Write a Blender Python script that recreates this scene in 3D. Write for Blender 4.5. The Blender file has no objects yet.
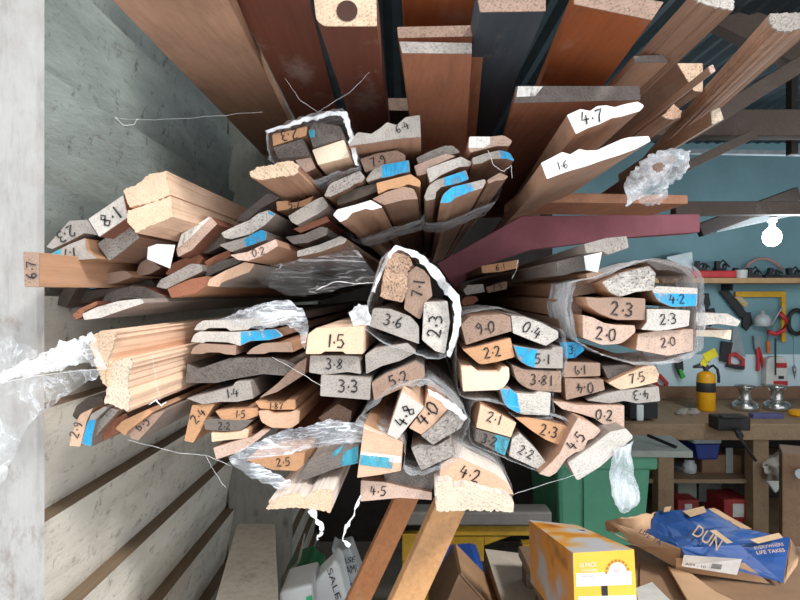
import bpy, bmesh, math, random
from mathutils import Vector, noise, Matrix
random.seed(7)
SC = bpy.context.scene
COL = SC.collection
F = 600.0; CZ = 1.6
def px(u, v, Y):            # point at depth Y seen at photo pixel u, v
    return Vector(((u-400)/F*Y, Y, CZ+(300-v)/F*Y))
def zp(u, v, Z):            # point at height Z seen at photo pixel u, v
    Y = (CZ-Z)*F/(v-300); return Vector(((u-400)/F*Y, Y, Z))
def lin(c):
    return tuple(((x/255)/12.92 if x/255 <= .04045 else ((x/255+.055)/1.055)**2.4) for x in c)+(1.0,)
# ---------------------------------------------------------------- materials
MATS = {}
class NT:
    def __init__(s, name):
        s.m = bpy.data.materials.new(name); s.m.use_nodes = True
        s.t = s.m.node_tree; s.t.nodes.clear()
        s.out = s.n('ShaderNodeOutputMaterial')
    def n(s, k, **kw):
        x = s.t.nodes.new(k)
        for a, b in kw.items(): setattr(x, a, b)
        return x
    def l(s, a, b): s.t.links.new(a, b)
    def coord(s, scale, rnd=True):
        tc = s.n('ShaderNodeTexCoord'); mp = s.n('ShaderNodeMapping')
        mp.inputs['Scale'].default_value = scale
        s.l(tc.outputs['Object'], mp.inputs['Vector'])
        if rnd:
            oi = s.n('ShaderNodeObjectInfo'); mu = s.n('ShaderNodeMath', operation='MULTIPLY')
            mu.inputs[1].default_value = 37.0
            s.l(oi.outputs['Random'], mu.inputs[0]); s.l(mu.outputs[0], mp.inputs['Location'])
        return mp.outputs[0]
    def noise(s, vec, sc, det=4, rough=.6, dist=0):
        x = s.n('ShaderNodeTexNoise'); x.inputs['Scale'].default_value = sc
        x.inputs['Detail'].default_value = det; x.inputs['Roughness'].default_value = rough
        x.inputs['Distortion'].default_value = dist
        s.l(vec, x.inputs['Vector']); return x.outputs['Fac']
    def ramp(s, fac, stops):
        r = s.n('ShaderNodeValToRGB'); e = r.color_ramp.elements
        while len(e) < len(stops): e.new(.5)
        for i, (p, c) in enumerate(stops):
            e[i].position = p; e[i].color = c if len(c) == 4 else tuple(c)+(1,)
        s.l(fac, r.inputs[0]); return r.outputs[0]
    def mix(s, fac, a, b, blend='MIX'):
        x = s.n('ShaderNodeMix', data_type='RGBA', blend_type=blend)
        for inp, v in ((x.inputs[0], fac), (x.inputs[6], a), (x.inputs[7], b)):
            if isinstance(v, (int, float)): inp.default_value = v
            elif isinstance(v, tuple): inp.default_value = v
            else: s.l(v, inp)
        return x.outputs[2]
    def bump(s, h, st, d=.002):
        b = s.n('ShaderNodeBump'); b.inputs['Strength'].default_value = st; b.inputs['Distance'].default_value = d
        s.l(h, b.inputs['Height']); return b.outputs[0]
    def princ(s, col, rough=.7, metal=0, nrm=None, spec=.3):
        p = s.n('ShaderNodeBsdfPrincipled')
        if isinstance(col, tuple): p.inputs['Base Color'].default_value = col
        else: s.l(col, p.inputs['Base Color'])
        p.inputs['Roughness'].default_value = rough; p.inputs['Metallic'].default_value = metal
        p.inputs['Specular IOR Level'].default_value = spec
        if nrm is not None: s.l(nrm, p.inputs['Normal'])
        s.l(p.outputs[0], s.out.inputs[0]); return p
def mul(c, f): return tuple(min(1, x*f) for x in c[:3])+(1,)
def plain(key, rgb, rough=.6, metal=0, var=.25, sc=12, bmp=.2):  # mottled paint, card, plastic, metal
    if key in MATS: return MATS[key]
    t = NT(key); c = lin(rgb); v = t.coord((1, 1, 1)); n = t.noise(v, sc, 5, .65)
    col = t.ramp(n, [(.3, mul(c, 1-var)), (.7, mul(c, 1+var*.6))])
    t.princ(col, rough, metal, t.bump(n, bmp)); MATS[key] = t.m; return t.m
def wood(rgb, rough=.65, stretch=True, blotch=.35, key=None):
    key = key or 'wood_%d_%d_%d' % rgb
    if key in MATS: return MATS[key]
    t = NT(key); c = lin(rgb)
    g = t.noise(t.coord((1, .035, 1)), 110, 5, .65, .4)
    big = t.noise(t.coord((1, .12, 1)), 14, 4, .6)
    dirt = t.noise(t.coord((1, .5, 1)), 9, 6, .7)
    a = t.ramp(g, [(.25, mul(c, .68)), (.5, mul(c, .96)), (.75, mul(c, 1.16))])
    b = t.mix(t.ramp(big, [(.35, (0, 0, 0)), (.7, (.5, .5, .5))]), a, mul(c, .7))
    d = t.mix(t.ramp(dirt, [(.5, (0, 0, 0)), (.72, (blotch,)*3)]), b, lin((60, 48, 42)))
    e = t.mix(t.ramp(dirt, [(.28, (.35,)*3), (.42, (0, 0, 0))]), d, lin((160, 145, 132)))
    t.princ(e, rough, 0, t.bump(g, .25)); MATS[key] = t.m; return t.m
def endgrain(rgb, dirt=.5, key=None, rough=0):
    key = key or 'end_%d_%d_%d' % rgb
    if key in MATS: return MATS[key]
    t = NT(key); c = lin(rgb); v = t.coord((1, 1, 1))
    w = t.n('ShaderNodeTexWave', wave_type='BANDS', bands_direction='DIAGONAL')
    w.inputs['Scale'].default_value = 95; w.inputs['Distortion'].default_value = 9
    w.inputs['Detail'].default_value = 3; w.inputs['Detail Scale'].default_value = .6
    oi = t.n('ShaderNodeObjectInfo'); vr = t.n('ShaderNodeVectorRotate', rotation_type='Y_AXIS')
    mu = t.n('ShaderNodeMath', operation='MULTIPLY'); mu.inputs[1].default_value = 6.28
    t.l(oi.outputs['Random'], mu.inputs[0]); t.l(mu.outputs[0], vr.inputs['Angle']); t.l(v, vr.inputs['Vector'])
    t.l(vr.outputs[0], w.inputs['Vector'])
    n = t.noise(v, 75, 6, .75); n2 = t.noise(v, 330, 3, .6); n3 = t.noise(v, 22, 3, .5)
    a = t.ramp(w.outputs['Fac'], [(.05, mul(c, 1-.26*dirt)), (.6, mul(c, 1.03))])
    b = t.mix(t.ramp(n, [(.42, (.7*dirt,)*3), (.60, (0, 0, 0))]), a, mul(c, .40))
    d = t.mix(t.ramp(n2, [(.36, (.85*min(1, dirt*1.3),)*3), (.47, (0, 0, 0))]), b, lin((50, 44, 40)))
    e = t.mix(t.ramp(n3, [(.45, (0, 0, 0)), (.75, (.4,)*3)]), d, mul(c, 1.3))
    h = t.mix(.5, n, n2)
    t.princ(e, .85, 0, t.bump(h, .5+rough, .003+.004*rough)); MATS[key] = t.m; return t.m
def paint(key, rgb, cover=.75, rough=.6):
    if key in MATS: return MATS[key]
    t = NT(key); c = lin(rgb); v = t.coord((1, 1, .35)); n = t.noise(v, 120, 5, .7)
    col = t.ramp(n, [(.3, mul(c, .75)), (.7, mul(c, 1.2))])
    p = t.princ(col, rough)
    al = t.ramp(t.noise(t.coord((1, 1, .5)), 95, 6, .75), [(cover-.3, (1, 1, 1)), (cover-.08, (0, 0, 0))])
    t.l(al, p.inputs['Alpha']); MATS[key] = t.m; return t.m
def filmmat(key, base, peak, rgb=(232, 238, 244), sc=(14, 60, 14), edge=.35, width=.05):
    """thin clear film: faint body, sharp wrinkle lines, whiter where seen edge-on"""
    if key in MATS: return MATS[key]
    t = NT(key)
    def ridge(fac, w):
        return t.ramp(fac, [(.5-w, (0, 0, 0)), (.5, (1, 1, 1)), (.5+w, (0, 0, 0))])
    def math_(op, a, b):
        m = t.n('ShaderNodeMath', operation=op); m.use_clamp = True
        for k, v in ((0, a), (1, b)):
            if isinstance(v, (int, float)): m.inputs[k].default_value = v
            else: t.l(v, m.inputs[k])
        return m.outputs[0]
    v = t.coord(sc); n1 = t.noise(v, 1.0, 3, .5, .8); n2 = t.noise(v, 2.3, 3, .6, 1.5); lo = t.noise(t.coord((22, 22, 22)), 1.0, 3, .5)
    lw = t.n('ShaderNodeLayerWeight'); lw.inputs['Blend'].default_value = .35
    r = math_('ADD', ridge(n1, width), math_('MULTIPLY', ridge(n2, width*.8), .7))
    r = math_('MULTIPLY', r, t.ramp(lo, [(.35, (.15,)*3), (.65, (1, 1, 1))]))
    body = t.ramp(lo, [(.4, (base*.4,)*3), (.62, (base*1.5,)*3)])
    al = math_('ADD', math_('ADD', body, math_('MULTIPLY', r, peak)), math_('MULTIPLY', lw.outputs['Facing'], edge))
    p = t.princ(lin(rgb), .22, 0, t.bump(r, .35, .003), .5)
    t.l(al, p.inputs['Alpha']); MATS[key] = t.m; return t.m
INK = lambda: plain('marker_ink', (26, 24, 28), .6, 0, .3, 60, 0)
# ---------------------------------------------------------------- mesh building
def link(name, me, parent=None):
    o = bpy.data.objects.new(name, me); COL.objects.link(o)
    if parent is not None: o.parent = parent
    return o
def tag(o, label=None, cat=None, group=None, kind=None):
    if label: o['label'] = label
    if cat: o['category'] = cat
    if group: o['group'] = group
    if kind: o['kind'] = kind
    return o
def empty(name, loc, label, cat, group=None):
    o = bpy.data.objects.new(name, None); COL.objects.link(o); o.location = loc
    o.empty_display_size = .05
    return tag(o, label, cat, group)
def wloc(o):
    v = Vector((0, 0, 0))
    while o is not None: v = v+o.location; o = o.parent
    return v
class MB:
    def __init__(s): s.v = []; s.f = []; s.mi = []
    def add(s, vs, fs, mi=0):
        b = len(s.v); s.v += [Vector(x) for x in vs]
        for f in fs: s.f.append([b+i for i in f]); s.mi.append(mi)
    def box(s, c, d, rot=None, mi=0):
        c = Vector(c); x, y, z = d[0]/2, d[1]/2, d[2]/2
        vs = [Vector(p) for p in ((-x,-y,-z),(x,-y,-z),(x,y,-z),(-x,y,-z),(-x,-y,z),(x,-y,z),(x,y,z),(-x,y,z))]
        if rot is not None: vs = [rot @ p for p in vs]
        s.add([c+p for p in vs], [(0,3,2,1),(4,5,6,7),(0,1,5,4),(1,2,6,5),(2,3,7,6),(3,0,4,7)], mi)
    def hexa(s, p, mi=0):    # bottom 4 then top 4
        s.add(p, [(0,3,2,1),(4,5,6,7),(0,1,5,4),(1,2,6,5),(2,3,7,6),(3,0,4,7)], mi)
    def tube(s, pts, r, n=8, mi=0):
        pts = [Vector(p) for p in pts]; rs = r if isinstance(r, (list, tuple)) else [r]*len(pts)
        b = len(s.v); up = Vector((.13, .21, .97))
        for i, p in enumerate(pts):
            d = (pts[min(i+1, len(pts)-1)]-pts[max(i-1, 0)]).normalized()
            a = d.cross(up)
            if a.length < .05: a = d.cross(Vector((1, 0, 0)))
            a.normalize(); e = d.cross(a)
            for k in range(n):
                t = 2*math.pi*k/n; s.v.append(p+rs[i]*(a*math.cos(t)+e*math.sin(t)))
        for i in range(len(pts)-1):
            for k in range(n):
                q = b+i*n; s.f.append([q+k, q+(k+1)%n, q+n+(k+1)%n, q+n+k]); s.mi.append(mi)
        s.f.append([b+k for k in range(n)][::-1]); s.mi.append(mi)
        q = b+(len(pts)-1)*n; s.f.append([q+k for k in range(n)]); s.mi.append(mi)
    def lathe(s, c, prof, n=20, mi=0):   # prof: (radius, z)
        c = Vector(c); b = len(s.v)
        for r, z in prof:
            for k in range(n):
                t = 2*math.pi*k/n; s.v.append(c+Vector((r*math.cos(t), r*math.sin(t), z)))
        for i in range(len(prof)-1):
            for k in range(n):
                q = b+i*n; s.f.append([q+k, q+(k+1)%n, q+n+(k+1)%n, q+n+k]); s.mi.append(mi)
        s.f.append([b+k for k in range(n)][::-1]); s.mi.append(mi)
        q = b+(len(prof)-1)*n; s.f.append([q+k for k in range(n)]); s.mi.append(mi)
    def prism(s, front, dv, mi=0):
        n = len(front); fr = [Vector(p) for p in front]; dv = Vector(dv)
        s.add(fr+[p+dv for p in fr], [list(range(n)), list(range(2*n-1, n-1, -1))] +
              [(i, n+i, n+(i+1)%n, (i+1)%n) for i in range(n)], mi)
    def build(s, name, mats, parent=None, bevel=0, smooth=False, loc=None):
        mats = mats if isinstance(mats, (list, tuple)) else [mats]
        me = bpy.data.meshes.new(name)
        if parent is not None: org = wloc(parent)
        else:
            mn = Vector((min(v.x for v in s.v), min(v.y for v in s.v), min(v.z for v in s.v)))
            mx = Vector((max(v.x for v in s.v), max(v.y for v in s.v), max(v.z for v in s.v)))
            org = Vector(((mn.x+mx.x)/2, (mn.y+mx.y)/2, mn.z)) if loc is None else Vector(loc)
        me.from_pydata([v-org for v in s.v], [], s.f)
        for m in mats: me.materials.append(m)
        for p, i in zip(me.polygons, s.mi): p.material_index = i; p.use_smooth = smooth
        bm = bmesh.new(); bm.from_mesh(me); bmesh.ops.recalc_face_normals(bm, faces=bm.faces); bm.to_mesh(me); bm.free()
        me.update()
        o = link(name, me, parent)
        if parent is None: o.location = org
        if bevel:
            b = o.modifiers.new('bevel', 'BEVEL'); b.width = bevel; b.segments = 2; b.limit_method = 'ANGLE'
        return o
def roundpoly(pts, r):
    out = []; n = len(pts)
    for i in range(n):
        p = pts[i]; rr = p[2] if len(p) > 2 else r
        P = Vector(p[:2]); A = Vector(pts[i-1][:2]); B = Vector(pts[(i+1) % n][:2])
        la, lb = (A-P).length, (B-P).length; k = min(rr, .45*la, .45*lb)
        if k < .15: out.append(P); continue
        a = P+(A-P)*(k/la); b = P+(B-P)*(k/lb)
        seg = 2 if k < 2.5 else 5
        for j in range(seg+1):
            t = j/seg; out.append(a*(1-t)**2+P*2*t*(1-t)+b*t*t)
    return out
def clip(poly, cl):          # Sutherland-Hodgman, cl convex
    area = sum(cl[i][0]*cl[(i+1)%len(cl)][1]-cl[(i+1)%len(cl)][0]*cl[i][1] for i in range(len(cl)))
    sg = 1 if area > 0 else -1
    out = [tuple(p) for p in poly]
    for i in range(len(cl)):
        a, b = cl[i], cl[(i+1) % len(cl)]
        side = lambda p: sg*((b[0]-a[0])*(p[1]-a[1])-(b[1]-a[1])*(p[0]-a[0]))
        inp, out = out, []
        for j in range(len(inp)):
            p, q = inp[j-1], inp[j]; sp, sq = side(p), side(q)
            if (sp >= 0) != (sq >= 0):
                t = sp/(sp-sq); out.append((p[0]+(q[0]-p[0])*t, p[1]+(q[1]-p[1])*t))
            if sq >= 0: out.append(q)
        if not out: return []
    return out
GL = {'0': [[(.3,1),(.08,.8),(.05,.35),(.25,0),(.5,.15),(.57,.6),(.45,.93),(.28,1)]],
 '1': [[(.3,1),(.3,0)]], '2': [[(.05,.8),(.2,1),(.45,.95),(.5,.7),(.3,.35),(.05,0),(.35,.05),(.6,.0)]],
 '3': [[(.05,.95),(.3,1),(.5,.8),(.42,.6),(.22,.53),(.5,.42),(.52,.15),(.3,0),(.03,.08)]],
 '4': [[(.2,1),(.05,.4),(.6,.42)],[(.42,.75),(.38,0)]], '5': [[(.55,1),(.15,.98),(.1,.58),(.4,.62),(.55,.35),(.4,.05),(.05,.03)]],
 '6': [[(.45,1),(.15,.65),(.05,.25),(.25,0),(.5,.15),(.45,.42),(.2,.42),(.08,.25)]],
 '7': [[(.03,.95),(.55,1),(.35,.5),(.25,0)]], '8': [[(.3,.52),(.08,.75),(.28,1),(.5,.78),(.3,.52),(.05,.22),(.28,0),(.55,.22),(.3,.52)]],
 '9': [[(.5,.75),(.3,1),(.06,.75),(.25,.52),(.5,.7),(.52,.35),(.4,0)]], '.': [[(.12,.38),(.2,.46),(.2,.36),(.12,.38)]],
 'X': [[(.05,1),(.55,0)],[(.55,1),(.05,0)]], 'G': [[(.55,.9),(.25,1),(.05,.5),(.25,0),(.55,.2),(.5,.48),(.3,.48)]],
 '/': [[(.5,1),(.1,0)]], '-': [[(.05,.5),(.5,.5)]], 'I': [[(.3,1),(.3,0)]]}
ADV = {'.': .34, '1': .5}
def handwriting(txt, cx, cy, h, ang, Y, w=None, parent=None, name='number_marking', m=None):
    w = w or h*.145; mb = MB(); tot = sum(ADV.get(c, .75) for c in txt)-.15
    x = -tot/2; ca, sa = math.cos(math.radians(ang)), math.sin(math.radians(ang))
    def P(a, b):
        X, Yv = a*h, (b-.5)*h
        return (cx+X*ca-Yv*sa, cy-(X*sa+Yv*ca))
    for c in txt:
        sk = random.uniform(-.06, .06)
        for st in GL.get(c, []):
            q = [Vector(P(x+a+sk*b+random.uniform(-.02, .02), b+random.uniform(-.03, .03))) for a, b in st]
            L, R = [], []
            for i, p in enumerate(q):
                d = (q[min(i+1, len(q)-1)]-q[max(i-1, 0)])
                d = d.normalized() if d.length > 1e-6 else Vector((1, 0))
                e = Vector((-d.y, d.x))*w*.5*random.uniform(.8, 1.15)
                L.append(p+e); R.append(p-e)
            vs = [px(p.x, p.y, Y-.0016) for p in L]+[px(p.x, p.y, Y-.0016) for p in R]; n = len(q)
            mb.add(vs, [(i, i+1, n+i+1, n+i) for i in range(n-1)])
        x += ADV.get(c, .75)
    return mb.build(name, m or INK(), parent)
def quadtext(txt, p00, p10, p01, m, parent, name='lettering', off=.001, fit=True):
    cu = bpy.data.curves.new('t', 'FONT'); cu.body = txt
    ob = bpy.data.objects.new('t', cu); COL.objects.link(ob)
    dg = bpy.context.evaluated_depsgraph_get(); dg.update()
    me = bpy.data.meshes.new_from_object(ob.evaluated_get(dg)); bpy.data.objects.remove(ob)
    xs = [v.co.x for v in me.vertices]; ys = [v.co.y for v in me.vertices]
    x0, x1, y0, y1 = min(xs), max(xs), min(ys), max(ys)
    p00, p10, p01 = Vector(p00), Vector(p10), Vector(p01)
    U, V = p10-p00, p01-p00; N = U.cross(V).normalized()*off
    org = wloc(parent)
    for v in me.vertices:
        v.co = p00+U*((v.co.x-x0)/(x1-x0))+V*((v.co.y-y0)/(y1-y0))+N-org
    me.materials.clear(); me.materials.append(m)
    me.name = name
    return link(name, me, parent)
SIDE = dict(brn=(128,94,74), org=(172,124,90), red=(122,70,52), gry=(128,116,108), pal=(222,180,148), drk=(74,62,56),
            var=(138,66,28), dred=(88,42,28), nvy=(44,52,60), tan=(158,116,86), wht=(205,190,178), mar=(130,66,74), lb=(156,114,88), rb=(136,80,54))
def sc_(d, f): return {k: tuple(min(250, int(x*f)) for x in v) for k, v in d.items()}
ENDC = dict(grey=(168,160,152), lgrey=(208,200,192), dgrey=(112,104,98), pale=(236,208,178), white=(246,244,238), orange=(206,152,110),
            brown=(164,134,116), pink=(210,178,160), red=(158,98,74), dark=(80,70,62), wheat=(230,196,164), peach=(218,176,146), cream=(236,216,190))
SIDE = sc_({k: tuple(x*.86+sum(v)/3*.14 for x in v) for k, v in SIDE.items()}, 1.16); ENDC = sc_(ENDC, .93)
BLUE = lambda: paint('blue_paint', (28,150,204), .77)
TEAL = lambda: paint('teal_paint', (52,146,170), .75)
WHITE = lambda: paint('white_paint', (236,233,226), .82)
def board(pts, Y, side, end, label, txt=None, pat=None, L=2.0, vp=(425,292), name='timber_board', group=None, r=1.0,
          rough=0, dirt=.5, shrink=1.0, sideparts=None):
    base = roundpoly(pts, r)
    cx = sum(p.x for p in base)/len(base); cy = sum(p.y for p in base)/len(base)
    if rough:
        den = []
        for i, p in enumerate(base):
            q = base[(i+1) % len(base)]; k = max(1, int((q-p).length/2.2))
            for j in range(k): den.append(p+(q-p)*(j/k))
        base = [p+Vector((random.gauss(0, rough), random.gauss(0, rough))) for p in den]
    full = [Vector((cx+(p.x-cx)*shrink, cy+(p.y-cy)*shrink)) for p in base]
    d = Vector(((vp[0]-400)/F, 1, (300-vp[1])/F))
    org = px(cx, cy, Y)
    r1 = [px(p.x, p.y, Y)+Vector((0, .0016, 0))+ (d*abs(random.gauss(0, .002*rough)) if rough else Vector()) for p in full]
    r0 = []
    for p in full:
        q = Vector((p.x-cx, p.y-cy)); l = q.length
        q = q*max(.6, (l-.35)/l) if l > .1 else q
        r0.append(px(cx+q.x, cy+q.y, Y))
    r2 = [p+d*L for p in r1]; n = len(full)
    me = bpy.data.meshes.new(name)
    vs = [p-org for p in r0+r1+r2]
    fs = [list(range(n))]+[(i, (i+1)%n, n+(i+1)%n, n+i) for i in range(n)] + \
         [(n+i, n+(i+1)%n, 2*n+(i+1)%n, 2*n+i) for i in range(n)]+[list(range(3*n-1, 2*n-1, -1))]
    me.from_pydata(vs, [], fs)
    me.materials.append(wood(SIDE[side])); me.materials.append(endgrain(ENDC[end], dirt, 'end_%s_%.1f_%.1f' % (end, dirt, rough), rough))
    for i, p in enumerate(me.polygons): p.material_index = 1 if i <= n else 0
    bm = bmesh.new(); bm.from_mesh(me)
    if rough: bmesh.ops.triangulate(bm, faces=[f for f in bm.faces if len(f.verts) > 4])
    bmesh.ops.recalc_face_normals(bm, faces=bm.faces); bm.to_mesh(me); bm.free()
    o = link(name, me); o.location = org
    tag(o, label, 'board', group)
    inner = [(cx+(p.x-cx)*.97, cy+(p.y-cy)*.97) for p in full]
    for ip, pp in enumerate(pat or []):
        mk, cl = pp[0], pp[1]
        c = clip(inner, cl)
        if len(c) > 2:
            mb = MB(); mb.add([px(a, b, Y-.0006-.0004*ip) for a, b in c], [list(range(len(c)))])
            mb.build({'b': 'blue_paint_patch', 't': 'blue_paint_patch', 'w': 'white_paint_patch'}[mk], {'b': BLUE, 't': TEAL, 'w': WHITE}[mk](), o)
    for tx in ([txt] if isinstance(txt, tuple) else (txt or [])):
        handwriting(tx[0], tx[1], tx[2], tx[3], tx[4], Y, None, o)
    return o
def film(name, label, rows, m, cat, closed=False, sub=(5, 8), disp=.004, group=None, seed=0, fringe=0, parent=None):
    def sub1(a, k, cl):
        out = []; n = len(a); rng = n if cl else n-1
        for i in range(rng):
            p0, p1, p2, p3 = (a[(i-1)%n] if cl or i > 0 else a[i]), a[i], a[(i+1)%n], (a[(i+2)%n] if cl or i+2 < n else a[(i+1)%n])
            for j in range(k):
                t = j/k
                cr = .5*((2*p1)+(p2-p0)*t+(2*p0-5*p1+4*p2-p3)*t*t+(3*p1-p0-3*p2+p3)*t**3)
                out.append(p1.lerp(p2, t)*.5+cr*.5)
        if not cl: out.append(a[-1].copy())
        return out
    rows = [sub1([Vector(p) for p in r], sub[1], closed) for r in rows]
    cols = list(zip(*rows)); cols = [sub1(list(c), sub[0], False) for c in cols]
    g = list(zip(*cols)); nr, nc = len(g), len(g[0]); mb = MB(); vs = []
    for i in range(nr):
        for j in range(nc):
            p = g[i][j]; q = p*38+Vector((seed*3.1, seed*1.7, 0)); nv = noise.noise_vector(q)*disp+noise.noise_vector(p*110)*disp*.45
            if fringe and (i == 0 or i == nr-1): nv += noise.noise_vector(p*160)*fringe
            vs.append(p+nv)
    fs = []
    for i in range(nr-1):
        for j in range(nc if closed else nc-1):
            fs.append((i*nc+j, i*nc+(j+1)%nc, (i+1)*nc+(j+1)%nc, (i+1)*nc+j))
    mb.add(vs, fs); o = mb.build(name, m, parent, smooth=True)
    if parent is None: tag(o, label, cat, group)
    return o
# ================================================================ timber overhead
g = 'timber stored overhead'
board([(85,-34),(221,-34),(218,-20),(93,-20)], .68, 'lb', 'brown', 'wide dusty brown plank overhead, farthest left, against the grey wall', L=2.1, vp=(353,248), name='overhead_plank', group=g)
board([(213,-46),(296,-46),(302,-31),(221,-31)], .70, 'dred', 'brown', 'dark red varnished plank overhead right of the wide brown plank', L=2.0, vp=(385,300), name='overhead_plank', group=g)
hb = board([(312,-18,3),(376,-18),(377,26),(324,26,6),(316,20,6)], .78, 'dred', 'wheat', 'thick overhead plank with a round hole bored in its end', vp=(408,292), L=1.5, name='overhead_plank', group=g)
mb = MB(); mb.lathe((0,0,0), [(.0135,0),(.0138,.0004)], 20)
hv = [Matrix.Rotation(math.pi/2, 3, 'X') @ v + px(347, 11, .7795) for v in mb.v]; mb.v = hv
mb.build('hole_shade_disc', plain('hole_dark', (58,34,26), .9), hb)['label'] = 'flat dark disc for the shade in a bored hole'  # no hole is cut; the disc colour gives the shade inside it
board([(400,-34),(481,-34),(480,-20),(400,-20)], .86, 'var', 'orange', 'glossy orange brown plank at the top centre, above the two dusty planks', L=.95, name='overhead_plank', group=g)
board([(397,27),(484,25),(485,36),(398,38)], .90, 'rb', 'brown', 'upper of two dusty brown planks overhead at the centre, slightly wider', L=.5, name='overhead_plank', group=g, vp=(452,410))
board([(399,41.5),(472,43),(472,53.5),(402,53)], .87, 'rb', 'grey', 'lower of two dusty brown planks overhead at the centre', L=.55, name='overhead_plank', group=g, vp=(450,415))
board([(476,-8),(546,-8),(546,11),(480,12)], .80, 'nvy', 'brown', 'blue black painted plank overhead with a bare brown end', L=1.7, name='overhead_plank', group=g)
board([(574,-12),(664,2),(652,20),(574,4)], .80, 'var', 'brown', 'bright orange varnished plank overhead at the right', L=1.7, vp=(455,285), name='overhead_plank', group=g)
board([(690,-4),(728,-7),(735,2),(733,11),(716,7),(700,2)], .80, 'brn', 'lgrey', 'grey brown overhead plank with a fuzzy white end', L=1.7, vp=(405,318), name='overhead_plank', group=g, rough=.5)
board([(633,56),(664,54.5),(669,62),(635,63)], .95, 'lb', 'dgrey', 'short brown plank with grey end just right of the orange plank', L=1.2, name='overhead_plank', group=g)
board([(677,63),(703,63),(703,92),(694,91)], 1.12, 'brn', 'wheat', 'board with fresh pale end behind the thin stick overhead', L=1.0, name='overhead_plank', group=g)
board([(708,67),(713,64),(716,71),(711,74)], .85, 'brn', 'pink', 'thin brown stick reaching out in front of the long round edged beam', L=1.4, name='timber_stick', group=g, r=1)
board([(662,116),(674,104),(681,110),(681,118),(672,120)], 1.05, 'brn', 'peach', 'board with small triangular fresh end under the thin stick', L=1.0, name='overhead_plank', group=g, rough=.4)
board([(767,15,4),(779,13),(816,12),(816,26),(784,32),(773,29,4)], .75, 'lb', 'grey', 'long brown beam at the upper right with ragged grey end', L=1.7, vp=(577,232), name='overhead_beam', group=g, rough=.5)
board([(711,111),(720,107),(724,119.5),(712,125)], 1.15, 'tan', 'cream', 'small square edged timber with pale end below the long round edged beam', L=.9, vp=(500,255), name='overhead_timber', group=g)
board([(516,86),(640,86),(641,100),(514,103)], .95, 'rb', 'dgrey', 'wide reddish board with grey end and white paint smear, behind the 4.7 plank', pat=[('w',[(512,84),(545,84),(535,96),(516,97)])], L=1.6, vp=(462,286), name='wide_board', group=g)
board([(567,115),(580,109),(590,111),(597,106),(606,105),(615,107),(625,104),(638,101.5),(645,105.5,3),(640,111),(620,117),(612,118),(600,124),(588,128),(576,134)], .85, 'lb', 'white',
      'white painted moulding end marked 4.7', txt=('4.7',592,117,13,10), L=1.8, vp=(470,265), name='skirting_moulding', group=g, dirt=.12)
board([(541,163),(562,152),(570,154.5),(579,149),(586,150.5),(597,150),(606,146),(622,139),(630,137),(649,136),(651,141),(636,149),(620,155),(604,160),(587,166),(566,172),(547,179)], .82, 'lb', 'white',
      'white painted moulding end marked 1.6, below the 4.7 one', txt=('1.6',562,165,8,15), L=1.8, vp=(472,260), name='skirting_moulding', group=g, dirt=.15)
board([(650,160),(664,152),(676,158),(666,176),(650,178)], 1.2, 'brn', 'brown', 'brown timber wrapped in torn plastic right of the 1.6 moulding', L=.9, name='overhead_timber', group=g, vp=(500,262))
board([(359,97),(384,98),(385,111),(360,110)], 1.5, 'drk', 'brown', 'left one of two short dark blocks in the shade above the wavy moulding', L=.8, name='timber_block', group=g)
board([(385,98),(408,98),(409,111),(386,110)], 1.5, 'drk', 'brown', 'right one of two short dark blocks in the shade above the wavy moulding', L=.8, name='timber_block', group=g)
# ================================================================ upper left stack
g = 'boards in the upper left stack'
board([(123,190),(140,182),(149,174),(166,171),(170.5,195),(150,203),(129,207)], .85, 'pal', 'wheat', 'upper of the thick pale pine pair sticking out at upper left', L=1.6, name='pine_beam', group=g, dirt=.2, rough=.4)
board([(127,211),(170.5,196),(173,216.5),(136,233),(127,222)], .85, 'pal', 'wheat', 'lower of the thick pale pine pair sticking out at upper left', L=1.6, name='pine_beam', group=g, dirt=.2, rough=.4)
board([(88,219),(123,195),(128,217),(99,237)], .88, 'red', 'lgrey', 'whitish end marked 8.1 just left of the thick pale pine pair', txt=('8.1',110,217,13,34), group=g, dirt=.35)
board([(46,247),(69,220.5),(87,219.5),(98,235),(84.5,233),(69,241.5),(52,249)], .90, 'gry', 'grey', 'grey brown end marked 2.3 upside down, lowest left of the 8.1 end', txt=('2.3',66,234,11,212), group=g, dirt=.3)
board([(50,254),(69,244),(85,238),(86,250),(97,258.5),(75,260.5),(52,263.5)], .89, 'org', 'grey', 'end marked 1.7 upside down with a pale blue corner', txt=('1.7',70,253,10,190), pat=[('t',[(49,250),(61,247),(60,264),(49,265)])], group=g, dirt=.25)
board([(23,251.5),(39.5,252.5),(39,287),(24.5,287)], .80, 'org', 'brown', 'orange board reaching past the white post, marked 6.7 sideways', txt=('6.7',31,270,10,90), group=g, dirt=.3)
board([(97,244),(111,233),(125,222),(140,237),(124,250),(109,261)], .92, 'brn', 'grey', 'split grey block under the 8.1 end', group=g, dirt=.5)
board([(54,304),(62,291),(82,272),(89,267),(93,272),(75,291),(66,308)], .95, 'drk', 'dark', 'dark leaning board at the far left below the 1.7 end', group=g)
board([(98,274.5),(125,270,4),(134,276.5,4),(116,283),(98,286)], .97, 'org', 'brown', 'small orange brown rounded end under the split grey block', group=g, dirt=.2)
board([(75,284),(96,280),(97,288),(80,291)], .98, 'drk', 'dgrey', 'dark end with teal tinge beside the small orange brown rounded end', pat=[('t',[(80,280),(96,278),(96,289),(82,290)])], group=g)
board([(72,303),(80,291),(115,288),(133,285),(133,289),(101,297),(76,304)], .98, 'brn', 'dark', 'dark brown board lying above the ridged grey bullnose', group=g)
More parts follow.
